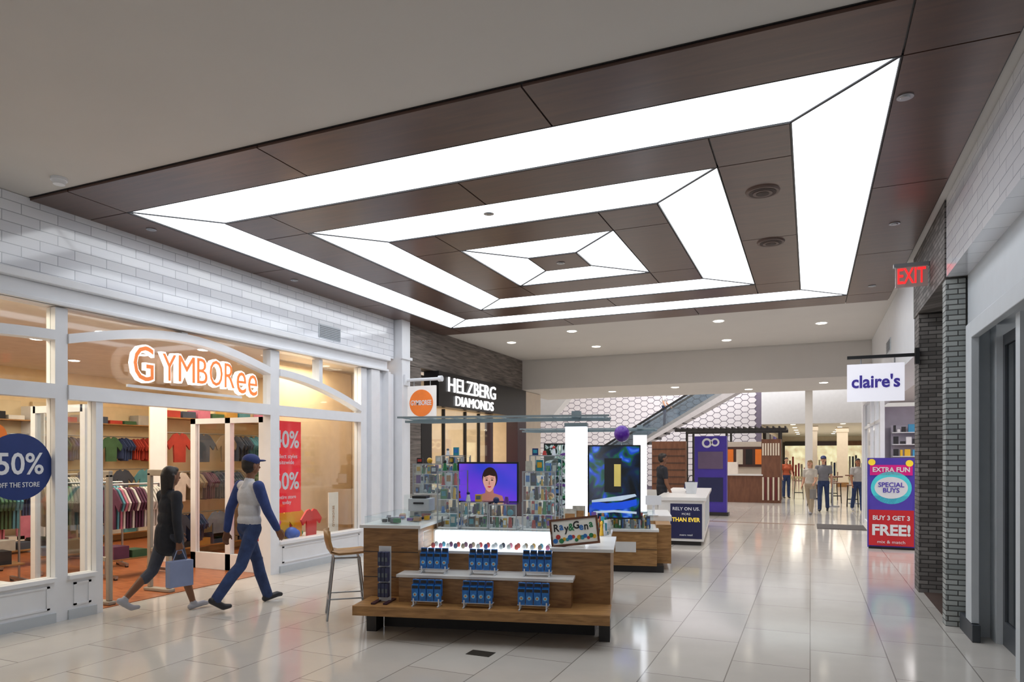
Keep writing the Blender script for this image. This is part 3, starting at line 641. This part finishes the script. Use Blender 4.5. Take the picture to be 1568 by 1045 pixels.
for sx in(-1,1):
    for sy in(-1,1):
        b.cyl((sx*.15,sy*.13,.645),(sx*.2,sy*.2,0),.011,chrome,seg=8)
    b.cyl((sx*.15,.13,.64),(sx*.15,-.13,.64),.009,chrome,seg=8); b.cyl((sx*.185,.185,.22),(sx*.185,-.185,.22),.008,chrome,seg=8)
for sy in(-1,1): b.cyl((-.185,sy*.185,.22),(.185,sy*.185,.22),.008,chrome,seg=8); b.cyl((-.15,sy*.13,.64),(.15,sy*.13,.64),.009,chrome,seg=8)
b.done(W=W)
b=B('floor_outlet_plate'); b.box((-2.72,5.28,0),(-2.5,5.42,.004),mat('dark_plate','#4a453f',.4,.5)); b.done()

# ------------------------------------------------------------ white service counter kiosk
vio=mat('phone_purple','#3b2a8c',.4,emis=.12); nv=mat('poster_navy','#1b1f4a',.4,emis=.05); gold=mat('gold_text','#e8c84a',.4,emis=.4)
KW2=Matrix.Translation((-3.6,13.3,0))@Matrix.Rotation(math.radians(6),4,'Z')
b=B('service_counter_kiosk')
b.box((.9,0,.08),(1.75,.6,.86),wt); b.box((.86,-.04,.86),(1.8,4.3,.92),wt) ; b.box((1.2,.6,.08),(1.75,4.2,.86),wt); b.box((.95,.05,0),(1.7,4.1,.08),dark)
b.box((-.6,.3,.08),(.1,1.0,.86),wt); b.box((-.62,.28,.86),(.12,1.02,.92),wt); b.box((-.55,.35,0),(.05,.95,.08),dark)
b.box((-.6,1.02,.08),(-.1,4.2,.86),wt); b.box((-.62,1.02,.86),(-.08,4.22,.92),wt); b.box((-.55,1.02,0),(-.15,4.1,.08),dark)
b.box((1.13,-.01,.13),(1.72,0,.8),nv); b.text('RELY ON US.',.085,white,FY(1.425,-.014,.7),ext=.002,off=.001,fit=.5); b.text('MORE',.06,white,FY(1.425,-.014,.6),ext=.002); b.text('THAN EVER',.11,gold,FY(1.425,-.014,.49),ext=.002,off=.003,fit=.52); b.text('metro retail',.05,white,FY(1.425,-.014,.2),ext=.002)
for k in range(4): b.box((1.75,.8+k*.8,.2),(1.757,1.4+k*.8,.75),greyw)
b.box((.2,4.22,.0),(1.2,4.28,.86),wt)
b.done(W=KW2)
b=B('shopping_bag'); b.M=KW2; b.prism([(-.1,0),(.1,0),(.13,.24),(-.13,.24)],.1,mat('grey_bag','#c9ccd0',.5),FY(1.45,1.5,.922)); b.tube([(1.38,1.45,1.15),(1.4,1.45,1.27),(1.45,1.45,1.31),(1.5,1.45,1.27),(1.52,1.45,1.15)],.008,black); b.done()
b=B('counter_phone_display'); b.M=KW2
for k in range(5): b.box((1.3,2.0+k*.4,.922),(1.4,2.1+k*.4,.94),black); b.box((1.33,2.04+k*.4,.94),(1.36,2.06+k*.4,1.03),chrome); b.box((1.27,2.03+k*.4,1.0),(1.42,2.045+k*.4,1.1),nv)
b.done()
b=B('cash_register'); b.M=KW2; b.box((-.4,.4,.922),(.0,.8,1.02),black); b.box((-.35,.55,1.02),(-.05,.58,1.3),black); b.box((-.33,.545,1.06),(-.07,.55,1.28),greyw); b.done()
b=B('advertising_totem'); b.box((-3.1,20.6,.1),(-2.2,20.85,2.3),vio); b.box((-3.0,20.58,1.35),(-2.3,20.6,1.85),mat('totem_screen','#5a4a60',.2,emis=.2)); b.prism(circ(.14,24),.01,white,FY(-2.75,20.6,2.1)); b.prism(circ(.08,24),.014,vio,FY(-2.75,20.6,2.1)); b.prism(circ(.12,24),.01,white,FY(-2.52,20.6,2.12)); b.prism(circ(.07,24),.014,vio,FY(-2.52,20.6,2.12)); b.box((-3.15,20.55,0),(-2.15,20.9,.1),dark); b.box((-3.0,20.585,.4),(-2.3,20.6,1.1),nv); b.done()

# ------------------------------------------------------------ pergola food kiosk
wk=wood('kiosk_walnut','#6a4330','#7d523a',.45,(3,3,.8),3)
b=B('pergola_kiosk')
b.box((-5.7,27,0),(-4.4,27.3,2.3),wk)
for k in range(8): b.box((-5.68,26.98,.1+k*.27),(-4.42,27,.12+k*.27),dark)
b.box((-1.65,27,0),(-.98,27.6,2.35),wk); st=mat('cream_stripe','#e8dcc8',.5); rs=mat('maroon_stripe','#6a2028',.5)
for k in range(7): b.box((-1.62+k*.09,26.98,.1),(-1.62+k*.09+.05,27,.95),st if k%2==0 else rs); b.box((-1.62+k*.09,26.98,1.75),(-1.62+k*.09+.05,27,2.2),st)
b.box((-4.0,27,.0),(-1.65,27.5,1.0),wk); b.box((-4.05,26.95,1.0),(-1.6,27.5,1.05),wt)
for x in(-4.5,-3.0,-1.1):
    for y in(27.65,29.3): b.box((x,y,0),(x+.08,y+.08,2.72),dark)
b.box((-4.8,26.9,2.66),(-.8,27.0,2.76),dark); b.box((-4.8,29.5,2.66),(-.8,29.6,2.76),dark)
for k in range(20): b.box((-4.75+k*.205,26.8,2.76),(-4.70+k*.205,29.8,2.82),dark)
b.box((-3.8,27.05,1.05),(-2.5,27.4,1.5),mat('menu_case','#d8ccc0',.3,emis=.15)); b.box((-4.3,29,0),(-1.2,29.25,2.3),beige); b.box((-3.9,28.95,1.3),(-1.6,29,2.1),mat('menu_board','#4a3028',.4,emis=.1))
for k in range(6): b.box((-3.8+k*.36,28.93,1.4),(-3.55+k*.36,28.95,2.0),[st,rs,og,st,dark,og][k])
b.done()
for (x,y) in((.7,26),(1.5,28),(.2,30)):
    b=B('cafe_table'); b.cyl((x,y,1.0),(x,y,1.04),.33,wk,seg=24); b.cyl((x,y,.03),(x,y,1.0),.03,chrome); b.cyl((x,y,0),(x,y,.03),.22,chrome,seg=20); b.done()
    for s in(-1,1):
        b=B('bar_chair'); cx_=x+s*.62
        for dx_ in(-.17,.17):
            for dy in(-.17,.17): b.cyl((cx_+dx_,y+dy,0),(cx_+dx_*.85,y+dy*.85,.72),.014,black,seg=6)
        b.box((cx_-.18,y-.18,.72),(cx_+.18,y+.18,.75),wk)
        for dy in(-.15,.15): b.cyl((cx_+s*.16,y+dy,.75),(cx_+s*.18,y+dy,1.1),.012,black,seg=6)
        b.box((cx_+s*.17-.01,y-.17,.95),(cx_+s*.17+.01,y+.17,1.1),wk); b.box((cx_-.16,y-.16,.25),(cx_+.16,y-.14,.27),black); b.box((cx_-.16,y+.14,.25),(cx_+.16,y+.16,.27),black); b.done()
b=B('floor_mat'); b.box((.15,17.8,0),(1.2,19.0,.012),mat('mat_grey','#4c4644',.9)); b.done()
b=B('trim_floor_strip'); b.box((-7.1,18.65,0),(.1,18.9,.003),mat('floor_border','#8a7464',.25)); b.done()
for x,y in((-.2,40),(1.4,43),(3.2,38.5)):
    b=B('column_corridor'); b.box((x,y,0),(x+.55,y+.55,3.34),beige); b.box((x-.04,y-.04,0),(x+.59,y+.59,.25),oak); b.box((x-.04,y-.04,3.1),(x+.59,y+.59,3.34),beige); b.done()
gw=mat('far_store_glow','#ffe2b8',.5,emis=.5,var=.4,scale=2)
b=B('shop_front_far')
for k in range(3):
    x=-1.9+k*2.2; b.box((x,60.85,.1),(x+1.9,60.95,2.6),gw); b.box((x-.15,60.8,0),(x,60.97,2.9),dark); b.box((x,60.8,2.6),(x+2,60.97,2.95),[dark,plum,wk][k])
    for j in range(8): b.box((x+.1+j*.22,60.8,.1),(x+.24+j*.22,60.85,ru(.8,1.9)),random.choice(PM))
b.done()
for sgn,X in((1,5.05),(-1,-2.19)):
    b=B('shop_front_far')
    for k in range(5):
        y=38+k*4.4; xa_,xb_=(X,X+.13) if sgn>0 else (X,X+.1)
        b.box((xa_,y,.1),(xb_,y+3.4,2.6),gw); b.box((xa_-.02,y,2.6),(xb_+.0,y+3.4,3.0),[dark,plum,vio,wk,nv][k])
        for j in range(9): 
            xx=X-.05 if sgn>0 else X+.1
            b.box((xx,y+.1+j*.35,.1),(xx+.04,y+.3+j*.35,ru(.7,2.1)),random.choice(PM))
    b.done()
for k in range(5): 
    for x in(-.8,1.5,3.8): rcap('downlight',x,38+k*4,3.35,.15,white,lamp,.012)

# escalator
b=B('escalator'); s=math.tan(math.radians(31)); xa,xb=-11.4,-2.6
def inc(y0,y1,zl,zh,mt,x0=xa,x1=xb):
    vs=[(x,y,max(0,(x-xa)*s+z)) for y in(y0,y1) for x,z in((x0,zl),(x1,zl),(x1,zh),(x0,zh))]
    b.add(vs,[(0,1,2,3),(7,6,5,4),(0,4,5,1),(1,5,6,2),(2,6,7,3),(3,7,4,0)],mt)
inc(32.5,33.6,-.45,-.1,mat('escalator_cladding','#b8b4b6',.4)); inc(32.5,32.58,-.1,.1,chrome); inc(33.52,33.6,-.1,.1,chrome)
gd=glass('escalator_glass',(.6,.66,.7),.3,.05,.3)
inc(32.53,32.545,.1,.85,gd); inc(33.55,33.565,.1,.85,gd); inc(32.49,32.6,.85,.95,black); inc(33.5,33.61,.85,.95,black)
x=xa
while x<xb-.4: b.box((x,32.58,(x-xa)*s-.12),(x+.4,33.52,(x-xa)*s+.05),dark); x+=.4
b.done()
b=B('wall_upper_landing'); b.box((-2.55,31.5,5.1),(2,34.5,5.5),offw); b.box((-2.55,31.5,5.5),(2,31.55,6.5),glc); b.box((-.2,32.6,0),(.1,32.9,5.1),offw); b.done()

# ------------------------------------------------------------ people
def capsule(p0,p1,r0,r1,seg=14,rg=4):
    p0=np.array(p0,float);p1=np.array(p1,float); d=p1-p0; L=np.linalg.norm(d); d=d/L if L>1e-6 else np.array([0,0,1.])
    a=np.array([0,0,1.]) if abs(d[2])<.9 else np.array([1.,0,0]); x=np.cross(d,a); x/=np.linalg.norm(x); y=np.cross(d,x)
    rings=[]
    for k in range(rg+1):
        ph=math.pi/2*(1-k/rg); rings.append((p0-d*r0*math.sin(ph),max(r0*math.cos(ph),1e-4)))
    for k in range(rg+1):
        ph=math.pi/2*k/rg; rings.append((p1+d*r1*math.sin(ph),max(r1*math.cos(ph),1e-4)))
    vs=[];fs=[]
    for c_,r in rings:
        for i in range(seg):
            t=2*math.pi*i/seg; vs.append(tuple(c_+x*r*math.cos(t)+y*r*math.sin(t)))
    n=len(rings)
    for j in range(n-1):
        for i in range(seg): fs.append((j*seg+i,j*seg+(i+1)%seg,(j+1)*seg+(i+1)%seg,(j+1)*seg+i))
    fs.append(tuple(range(seg))[::-1]); fs.append(tuple(range((n-1)*seg,n*seg)))
    return vs,fs
class Fig:
    def __init__(s): s.v=[];s.f=[];s.p=[]
    def addm(s,vs,fs):
        o=len(s.v); s.v+=vs; s.f+=[[i+o for i in f] for f in fs]
    def cap(s,p0,p1,r0,r1,mt):
        s.addm(*capsule(p0,p1,r0,r1)); s.p.append(('c',np.array(p0,float),np.array(p1,float),r0,r1,mt))
    def ell(s,c_,r,mt):
        bb=B('x'); bb.sph(c_,r,white,18,12); s.addm(bb.v,bb.f); s.p.append(('e',np.array(c_,float),np.array(r,float),mt))
def Rx(v,a):
    return Vector((v[0],v[1]*math.cos(a)-v[2]*math.sin(a),v[1]*math.sin(a)+v[2]*math.cos(a)))
def hand(F,wrist,d,side,skin,curl=.5):
    d=Vector(d).normalized(); fwd=Vector((0,1,0)); fwd=(fwd-d*fwd.dot(d)).normalized()
    n=Vector((-side,0,0)); n=(n-d*n.dot(d)).normalized()
    w=Vector(wrist)
    for k in range(4):
        o=(k-1.5)*.021; base=w+d*.085-fwd*o
        F.cap(w+d*.015-fwd*o*.6,base,.017,.013,skin)
        L=[.036,.042,.040,.030][k]; d1=(d+n*curl*.5).normalized(); d2=(d+n*curl*1.4).normalized()
        m_=base+d1*L; F.cap(base,m_,.0095,.009,skin); F.cap(m_,m_+d2*L*.85,.009,.0075,skin)
    t0=w+d*.03+fwd*.02; t1=t0+(d*.6+fwd*.7+n*.3).normalized()*.045; F.cap(t0,t1,.013,.011,skin); F.cap(t1,t1+(d+fwd*.2+n*.3).normalized()*.035,.010,.008,skin)
def person(name,loc,heading,h=1.75,leg=((0,0),(0,0)),arm=((0,10),(0,10)),top=None,pants=None,skin=None,hair=None,shoe=None,
           sleeve='long',legs='long',female=False,longhair=False,cap_=None,sleevem=None,vox=.009,abd=8,bag=None,back=None,hem=.0,loose=1.0):
    F=Fig(); D=math.radians; sw=.165 if female else .185; hw_=.085; sleevem=sleevem or top
    if female:
        q=loose
        F.ell((0,0,.95),(.165,.115,.12),pants); F.ell((0,0,1.0),(.16*q,.112*q,.12),top); F.ell((0,0,1.12),(.13*q*q,.095*q*q,.14),top); F.ell((0,.015,1.27),(.15*q,.11*q,.15),top); F.ell((.065,.075,1.27),(.06,.055,.06),top); F.ell((-.065,.075,1.27),(.06,.055,.06),top)
    else:
        F.ell((0,0,.95),(.16,.115,.12),pants); F.ell((0,0,1.01),(.165,.118,.11),top); F.ell((0,0,1.12),(.155,.11,.15),top); F.ell((0,.01,1.28),(.18,.12,.17),top)
    if hem: F.cap((0,0,.98),(0,0,.98-hem),.155,.165,top)
    F.cap((-sw+.03,0,1.395),(sw-.03,0,1.395),.06,.06,top); F.cap((0,-.01,1.38),(0,.0,1.45),.085,.06,top)
    F.cap((0,-.005,1.42),(0,.015,1.53),.052,.05,skin)
    hc=Vector((0,.025,1.635))
    F.ell(hc,(.072,.09,.1),skin); F.ell(hc+Vector((0,.02,-.055)),(.055,.065,.06),skin); F.cap(hc+Vector((0,.045,-.1)),hc+Vector((0,.055,-.095)),.022,.02,skin)
    F.cap(hc+Vector((0,.088,.0)),hc+Vector((0,.103,-.03)),.009,.014,skin)
    for s in(-1,1):
        F.ell(hc+Vector((s*.074,-.005,-.015)),(.012,.02,.032),skin); F.ell(hc+Vector((s*.031,.078,.005)),(.014,.012,.009),EYE); F.cap(hc+Vector((s*.045,.08,.026)),hc+Vector((s*.018,.087,.028)),.005,.005,hair)
    F.cap(hc+Vector((-.02,.083,-.056)),hc+Vector((.02,.083,-.056)),.008,.008,LIP)
    F.ell(hc+Vector((0,-.02,.03)),(.08,.092,.09),hair); F.ell(hc+Vector((0,-.035,-.01)),(.077,.075,.085),hair); F.ell(hc+Vector((0,.025,.07)),(.062,.06,.04),hair)
    if longhair: F.cap(hc+Vector((0,-.055,0)),hc+Vector((0,-.075,-.2)),.07,.045,hair); F.cap(hc+Vector((.06,-.02,0)),hc+Vector((.06,-.03,-.14)),.03,.02,hair); F.cap(hc+Vector((-.06,-.02,0)),hc+Vector((-.06,-.03,-.14)),.03,.02,hair)
    if cap_: F.ell(hc+Vector((0,-.005,.055)),(.087,.102,.075),cap_); F.ell(hc+Vector((0,.11,.05)),(.062,.075,.013),cap_)
    for s,(th,kn) in zip((-1,1),leg):
        hip=Vector((s*hw_,0,.92)); k=hip+Rx((s*.01,0,-.43),D(th)); an=k+Rx((0,0,-.42),D(th-kn))
        F.cap(hip,k,.092 if female else .09,.064,pants)
        mid=k.lerp(an,.35)+Rx((0,-.012,0),D(th-kn))
        if legs=='long': F.cap(k,mid,.064,.066,pants); F.cap(mid,an,.066,.058,pants)
        else: F.cap(k,k.lerp(an,.3),.064,.064,pants); F.cap(k.lerp(an,.1),mid,.048,.052,skin); F.cap(mid,an,.052,.033,skin)
        fa=D(th-kn)*.7; fa=max(min(fa,D(20)),D(-40))
        heel=an+Rx((0,-.04,-.045),fa); ball=an+Rx((0,.12,-.055),fa); toe=an+Rx((0,.175,-.06),fa*.6)
        F.cap(heel,ball,.037,.036,shoe); F.cap(ball,toe,.036,.026,shoe); F.cap(an,heel.lerp(ball,.4),.038,.036,shoe)
    hands=[]
    for s,(ua,el) in zip((-1,1),arm):
        sh=Vector((s*sw,0,1.40)); a_=D(abd); e=sh+Rx((s*.29*math.sin(a_),0,-.29*math.cos(a_)),D(ua)); wv=Rx((s*.25*math.sin(a_*.2),0,-.25),D(ua+el)); w=e+wv
        if sleeve=='long': F.cap(sh,e,.064,.052,sleevem); F.cap(e,e+wv*.92,.052,.042,sleevem); F.cap(e+wv*.8,w,.027,.026,skin)
        else: F.cap(sh,sh.lerp(e,.6),.062,.056,sleevem); F.cap(sh.lerp(e,.4),e,.045,.04,skin); F.cap(e,w,.042,.027,skin)
        hand(F,w,wv,s,skin); hands.append(w+wv.normalized()*.1)
    if back: F.ell((0,-.17,1.22),(.14,.09,.2),back)
    mats=[]; idx=[]
    for p in F.p:
        if p[-1] not in mats: mats.append(p[-1])
        idx.append(mats.index(p[-1]))
    me=bpy.data.meshes.new('tmp'); me.from_pydata([tuple(v) for v in F.v],[],F.f); o=bpy.data.objects.new('tmp',me); SC.collection.objects.link(o)
    m1=o.modifiers.new('r','REMESH'); m1.mode='VOXEL'; m1.voxel_size=vox; m2=o.modifiers.new('s','SMOOTH'); m2.factor=.5; m2.iterations=3 if vox<.01 else 2
    bpy.context.view_layer.update(); ev=o.evaluated_get(bpy.context.evaluated_depsgraph_get()); me2=bpy.data.meshes.new_from_object(ev); bpy.data.objects.remove(o)
    n=len(me2.polygons); cen=np.zeros(n*3); me2.polygons.foreach_get('center',cen); cen=cen.reshape(-1,3)
    best=np.full(n,1e9); lab=np.zeros(n,int)
    for p,k in zip(F.p,idx):
        if p[0]=='c':
            d=p[2]-p[1]; t=np.clip(((cen-p[1])@d)/max(d@d,1e-9),0,1); dist=np.linalg.norm(cen-p[1]-t[:,None]*d,axis=1)-(p[3]+(p[4]-p[3])*t)
        else:
            q=(cen-p[1])/p[2]; l=np.linalg.norm(q,axis=1); g_=np.linalg.norm(q/p[2],axis=1)+1e-9; dist=l*(l-1)/g_
        m_=dist<best; best[m_]=dist[m_]; lab[m_]=k
    me2.materials.clear()
    for m_ in mats: me2.materials.append(m_)
    me2.polygons.foreach_set('material_index',lab.astype(np.int32)); me2.polygons.foreach_set('use_smooth',np.ones(n,bool))
    co=np.zeros(len(me2.vertices)*3); me2.vertices.foreach_get('co',co); zmin=co.reshape(-1,3)[:,2].min()
    me2.name=name; o=bpy.data.objects.new(name,me2); SC.collection.objects.link(o)
    sc=h/1.755; o.matrix_world=Matrix.Translation((loc[0],loc[1],loc[2]-zmin*sc+.001))@Matrix.Rotation(heading,4,'Z')@Matrix.Scale(sc,4)
    if bag:
        hp=hands[bag[0]]; bb=B('shopping_bag'); z=hp.z-.42
        bb.box((hp.x-.05,hp.y-.14,z),(hp.x+.05,hp.y+.14,z+.3),bag[1]); bb.tube([(hp.x,hp.y-.08,z+.3),(hp.x,hp.y-.03,hp.z-.0),(hp.x,hp.y+.03,hp.z-.0),(hp.x,hp.y+.08,z+.3)],.006,bag[1])
        ob=bb.done(); ob.parent=o
    return o
EYE=mat('eye_dark','#221a18',.2); LIP=mat('lip','#8a4a40',.5)
sd=mat('skin_dark','#7a5038',.5,var=.04); sl=mat('skin_light','#d8a486',.5,var=.04); smid=mat('skin_tan','#a87050',.5,var=.04)
hb=mat('hair_black','#241b17',.5,var=.3,scale=60); hbr=mat('hair_brown','#4a3020',.5,var=.2,scale=40); hgr=mat('hair_blonde','#a08458',.5,var=.2)
def cloth(n,c,v=.12): return mat(n,c,.88,var=v,scale=14,bump=.9)
den=cloth('denim','#2f4068',.2); tee=cloth('tee_white','#c9c9ce',.05); jkt=cloth('jacket_blue','#34457c'); capb=mat('cap_navy','#20306a',.7)
blk=cloth('shirt_black','#24252c'); sho=mat('sneaker','#24262c',.5); show=mat('sneaker_light','#a8a8b0',.5); gry=mat('grey_cloth','#7d7e84',.8); kha=mat('khaki','#b0a088',.8)
bagm=mat('bag_pale_blue','#8a96b8',.6)
person('walking_man',(-5.85,6.0,0),math.radians(-14),1.76,((22,4),(-22,20)),((-20,12),(16,14)),tee,den,sd,hb,sho,sleevem=jkt,cap_=capb,vox=.008,abd=9)
person('walking_woman',(-6.45,5.44,0),math.radians(-12),1.62,((-20,28),(18,3)),((16,20),(-6,10)),blk,cloth('slate_leggings','#454854'),sd,hb,show,female=True,longhair=True,legs='short',vox=.008,abd=12,bag=(1,bagm),hem=.14,sleevem=blk,loose=1.12)
person('standing_man',(-3.0,15.25,0),math.radians(-60),1.76,((2,2),(-2,2)),((6,30),(4,20)),blk,blk,sd,hb,sho,sleeve='short',vox=.012)
person('walking_woman',(.0,22.3,0),math.radians(160),1.62,((14,4),(-14,16)),((10,50),(-5,40)),mat('top_cream','#cfc8bc',.8),kha,sl,hgr,show,female=True,longhair=True,sleeve='short',vox=.014,bag=(0,mat('bag_grey','#8a8784',.6)))
person('walking_man',(.38,23.5,0),math.radians(175),1.74,((-14,14),(16,4)),((-10,20),(12,25)),gry,den,sl,hbr,sho,sleeve='short',cap_=capb,vox=.014)
person('walking_woman',(1.35,23.8,0),math.radians(190),1.66,((12,4),(-14,16)),((-8,30),(12,20)),mat('top_grey_white','#b8b4b0',.8),den,smid,hb,show,female=True,longhair=True,sleeve='short',vox=.014)
person('standing_woman',(-.9,30.5,0),math.radians(200),1.66,((2,2),(-2,2)),((5,40),(4,20)),mat('top_rust','#b85a38',.8),den,sl,hb,sho,female=True,sleeve='short',vox=.016)
ex=-6.4; s=math.tan(math.radians(31)); person('escalator_rider',(ex,33.05,(ex+.2-xa)*s+.05),math.radians(-90),1.72,((2,2),(8,12)),((15,30),(4,20)),mat('top_white2','#e4e0e2',.8),den,sl,hbr,sho,sleeve='short',vox=.016)

# ------------------------------------------------------------ lights
def area(name,loc,sx,sy,power,col=(1,1,1),rot=(0,0,0)):
    l=bpy.data.lights.new(name,'AREA'); l.shape='RECTANGLE'; l.size=sx; l.size_y=sy; l.energy=power; l.color=col
    o=bpy.data.objects.new(name,l); o.location=loc; o.rotation_euler=rot; SC.collection.objects.link(o); return o
def spot(name,loc,power,col=(1,.96,.92),size=2.2,blend=.9,r=.1):
    l=bpy.data.lights.new(name,'SPOT'); l.energy=power; l.color=col; l.spot_size=size; l.spot_blend=blend; l.shadow_soft_size=r
    o=bpy.data.objects.new(name,l); o.location=loc; SC.collection.objects.link(o); return o
W_=(1,.86,.66)
area('shop_ceiling_lamp',(-10,4.2,3.28),3.5,3.5,120,W_); area('shop_ceiling_lamp',(-10,8.2,3.28),3.5,3.5,120,W_)
area('shop_window_lamp',(-7.65,9.2,3.22),.3,1.4,26,W_); area('shop_window_lamp',(-7.7,3.4,3.22),.3,2.2,25,W_)
area('jeweller_lamp',(-9.5,14.2,3.28),3,4,110,(1,.86,.68))
area('shop_lamp_right',(3.2,15.4,3.08),2.4,6,110,(1,.95,.95))
for x,y in dl: spot('downlight_beam',(x,y,4.25),85)
for x,y in dl2: spot('downlight_beam',(x,y,3.46),65)
area('atrium_lamp',(-4,28.5,8.9),12,12,1300,(1,.98,.97)); area('corridor_lamp',(1.5,46,3.3),5,16,330,(1,.94,.85))
for x,y in((-4.5,1.5),(-1.5,1.5),(-4.5,-2),(-1.5,-2)): 
    rcap('downlight',x,y,4.29,.12,white,lamp,.012); spot('downlight_beam',(x,y,4.25),30)
w=bpy.data.worlds.new('world'); SC.world=w; w.use_nodes=True; w.node_tree.nodes['Background'].inputs[0].default_value=(.98,.98,1,1); w.node_tree.nodes['Background'].inputs[1].default_value=.36
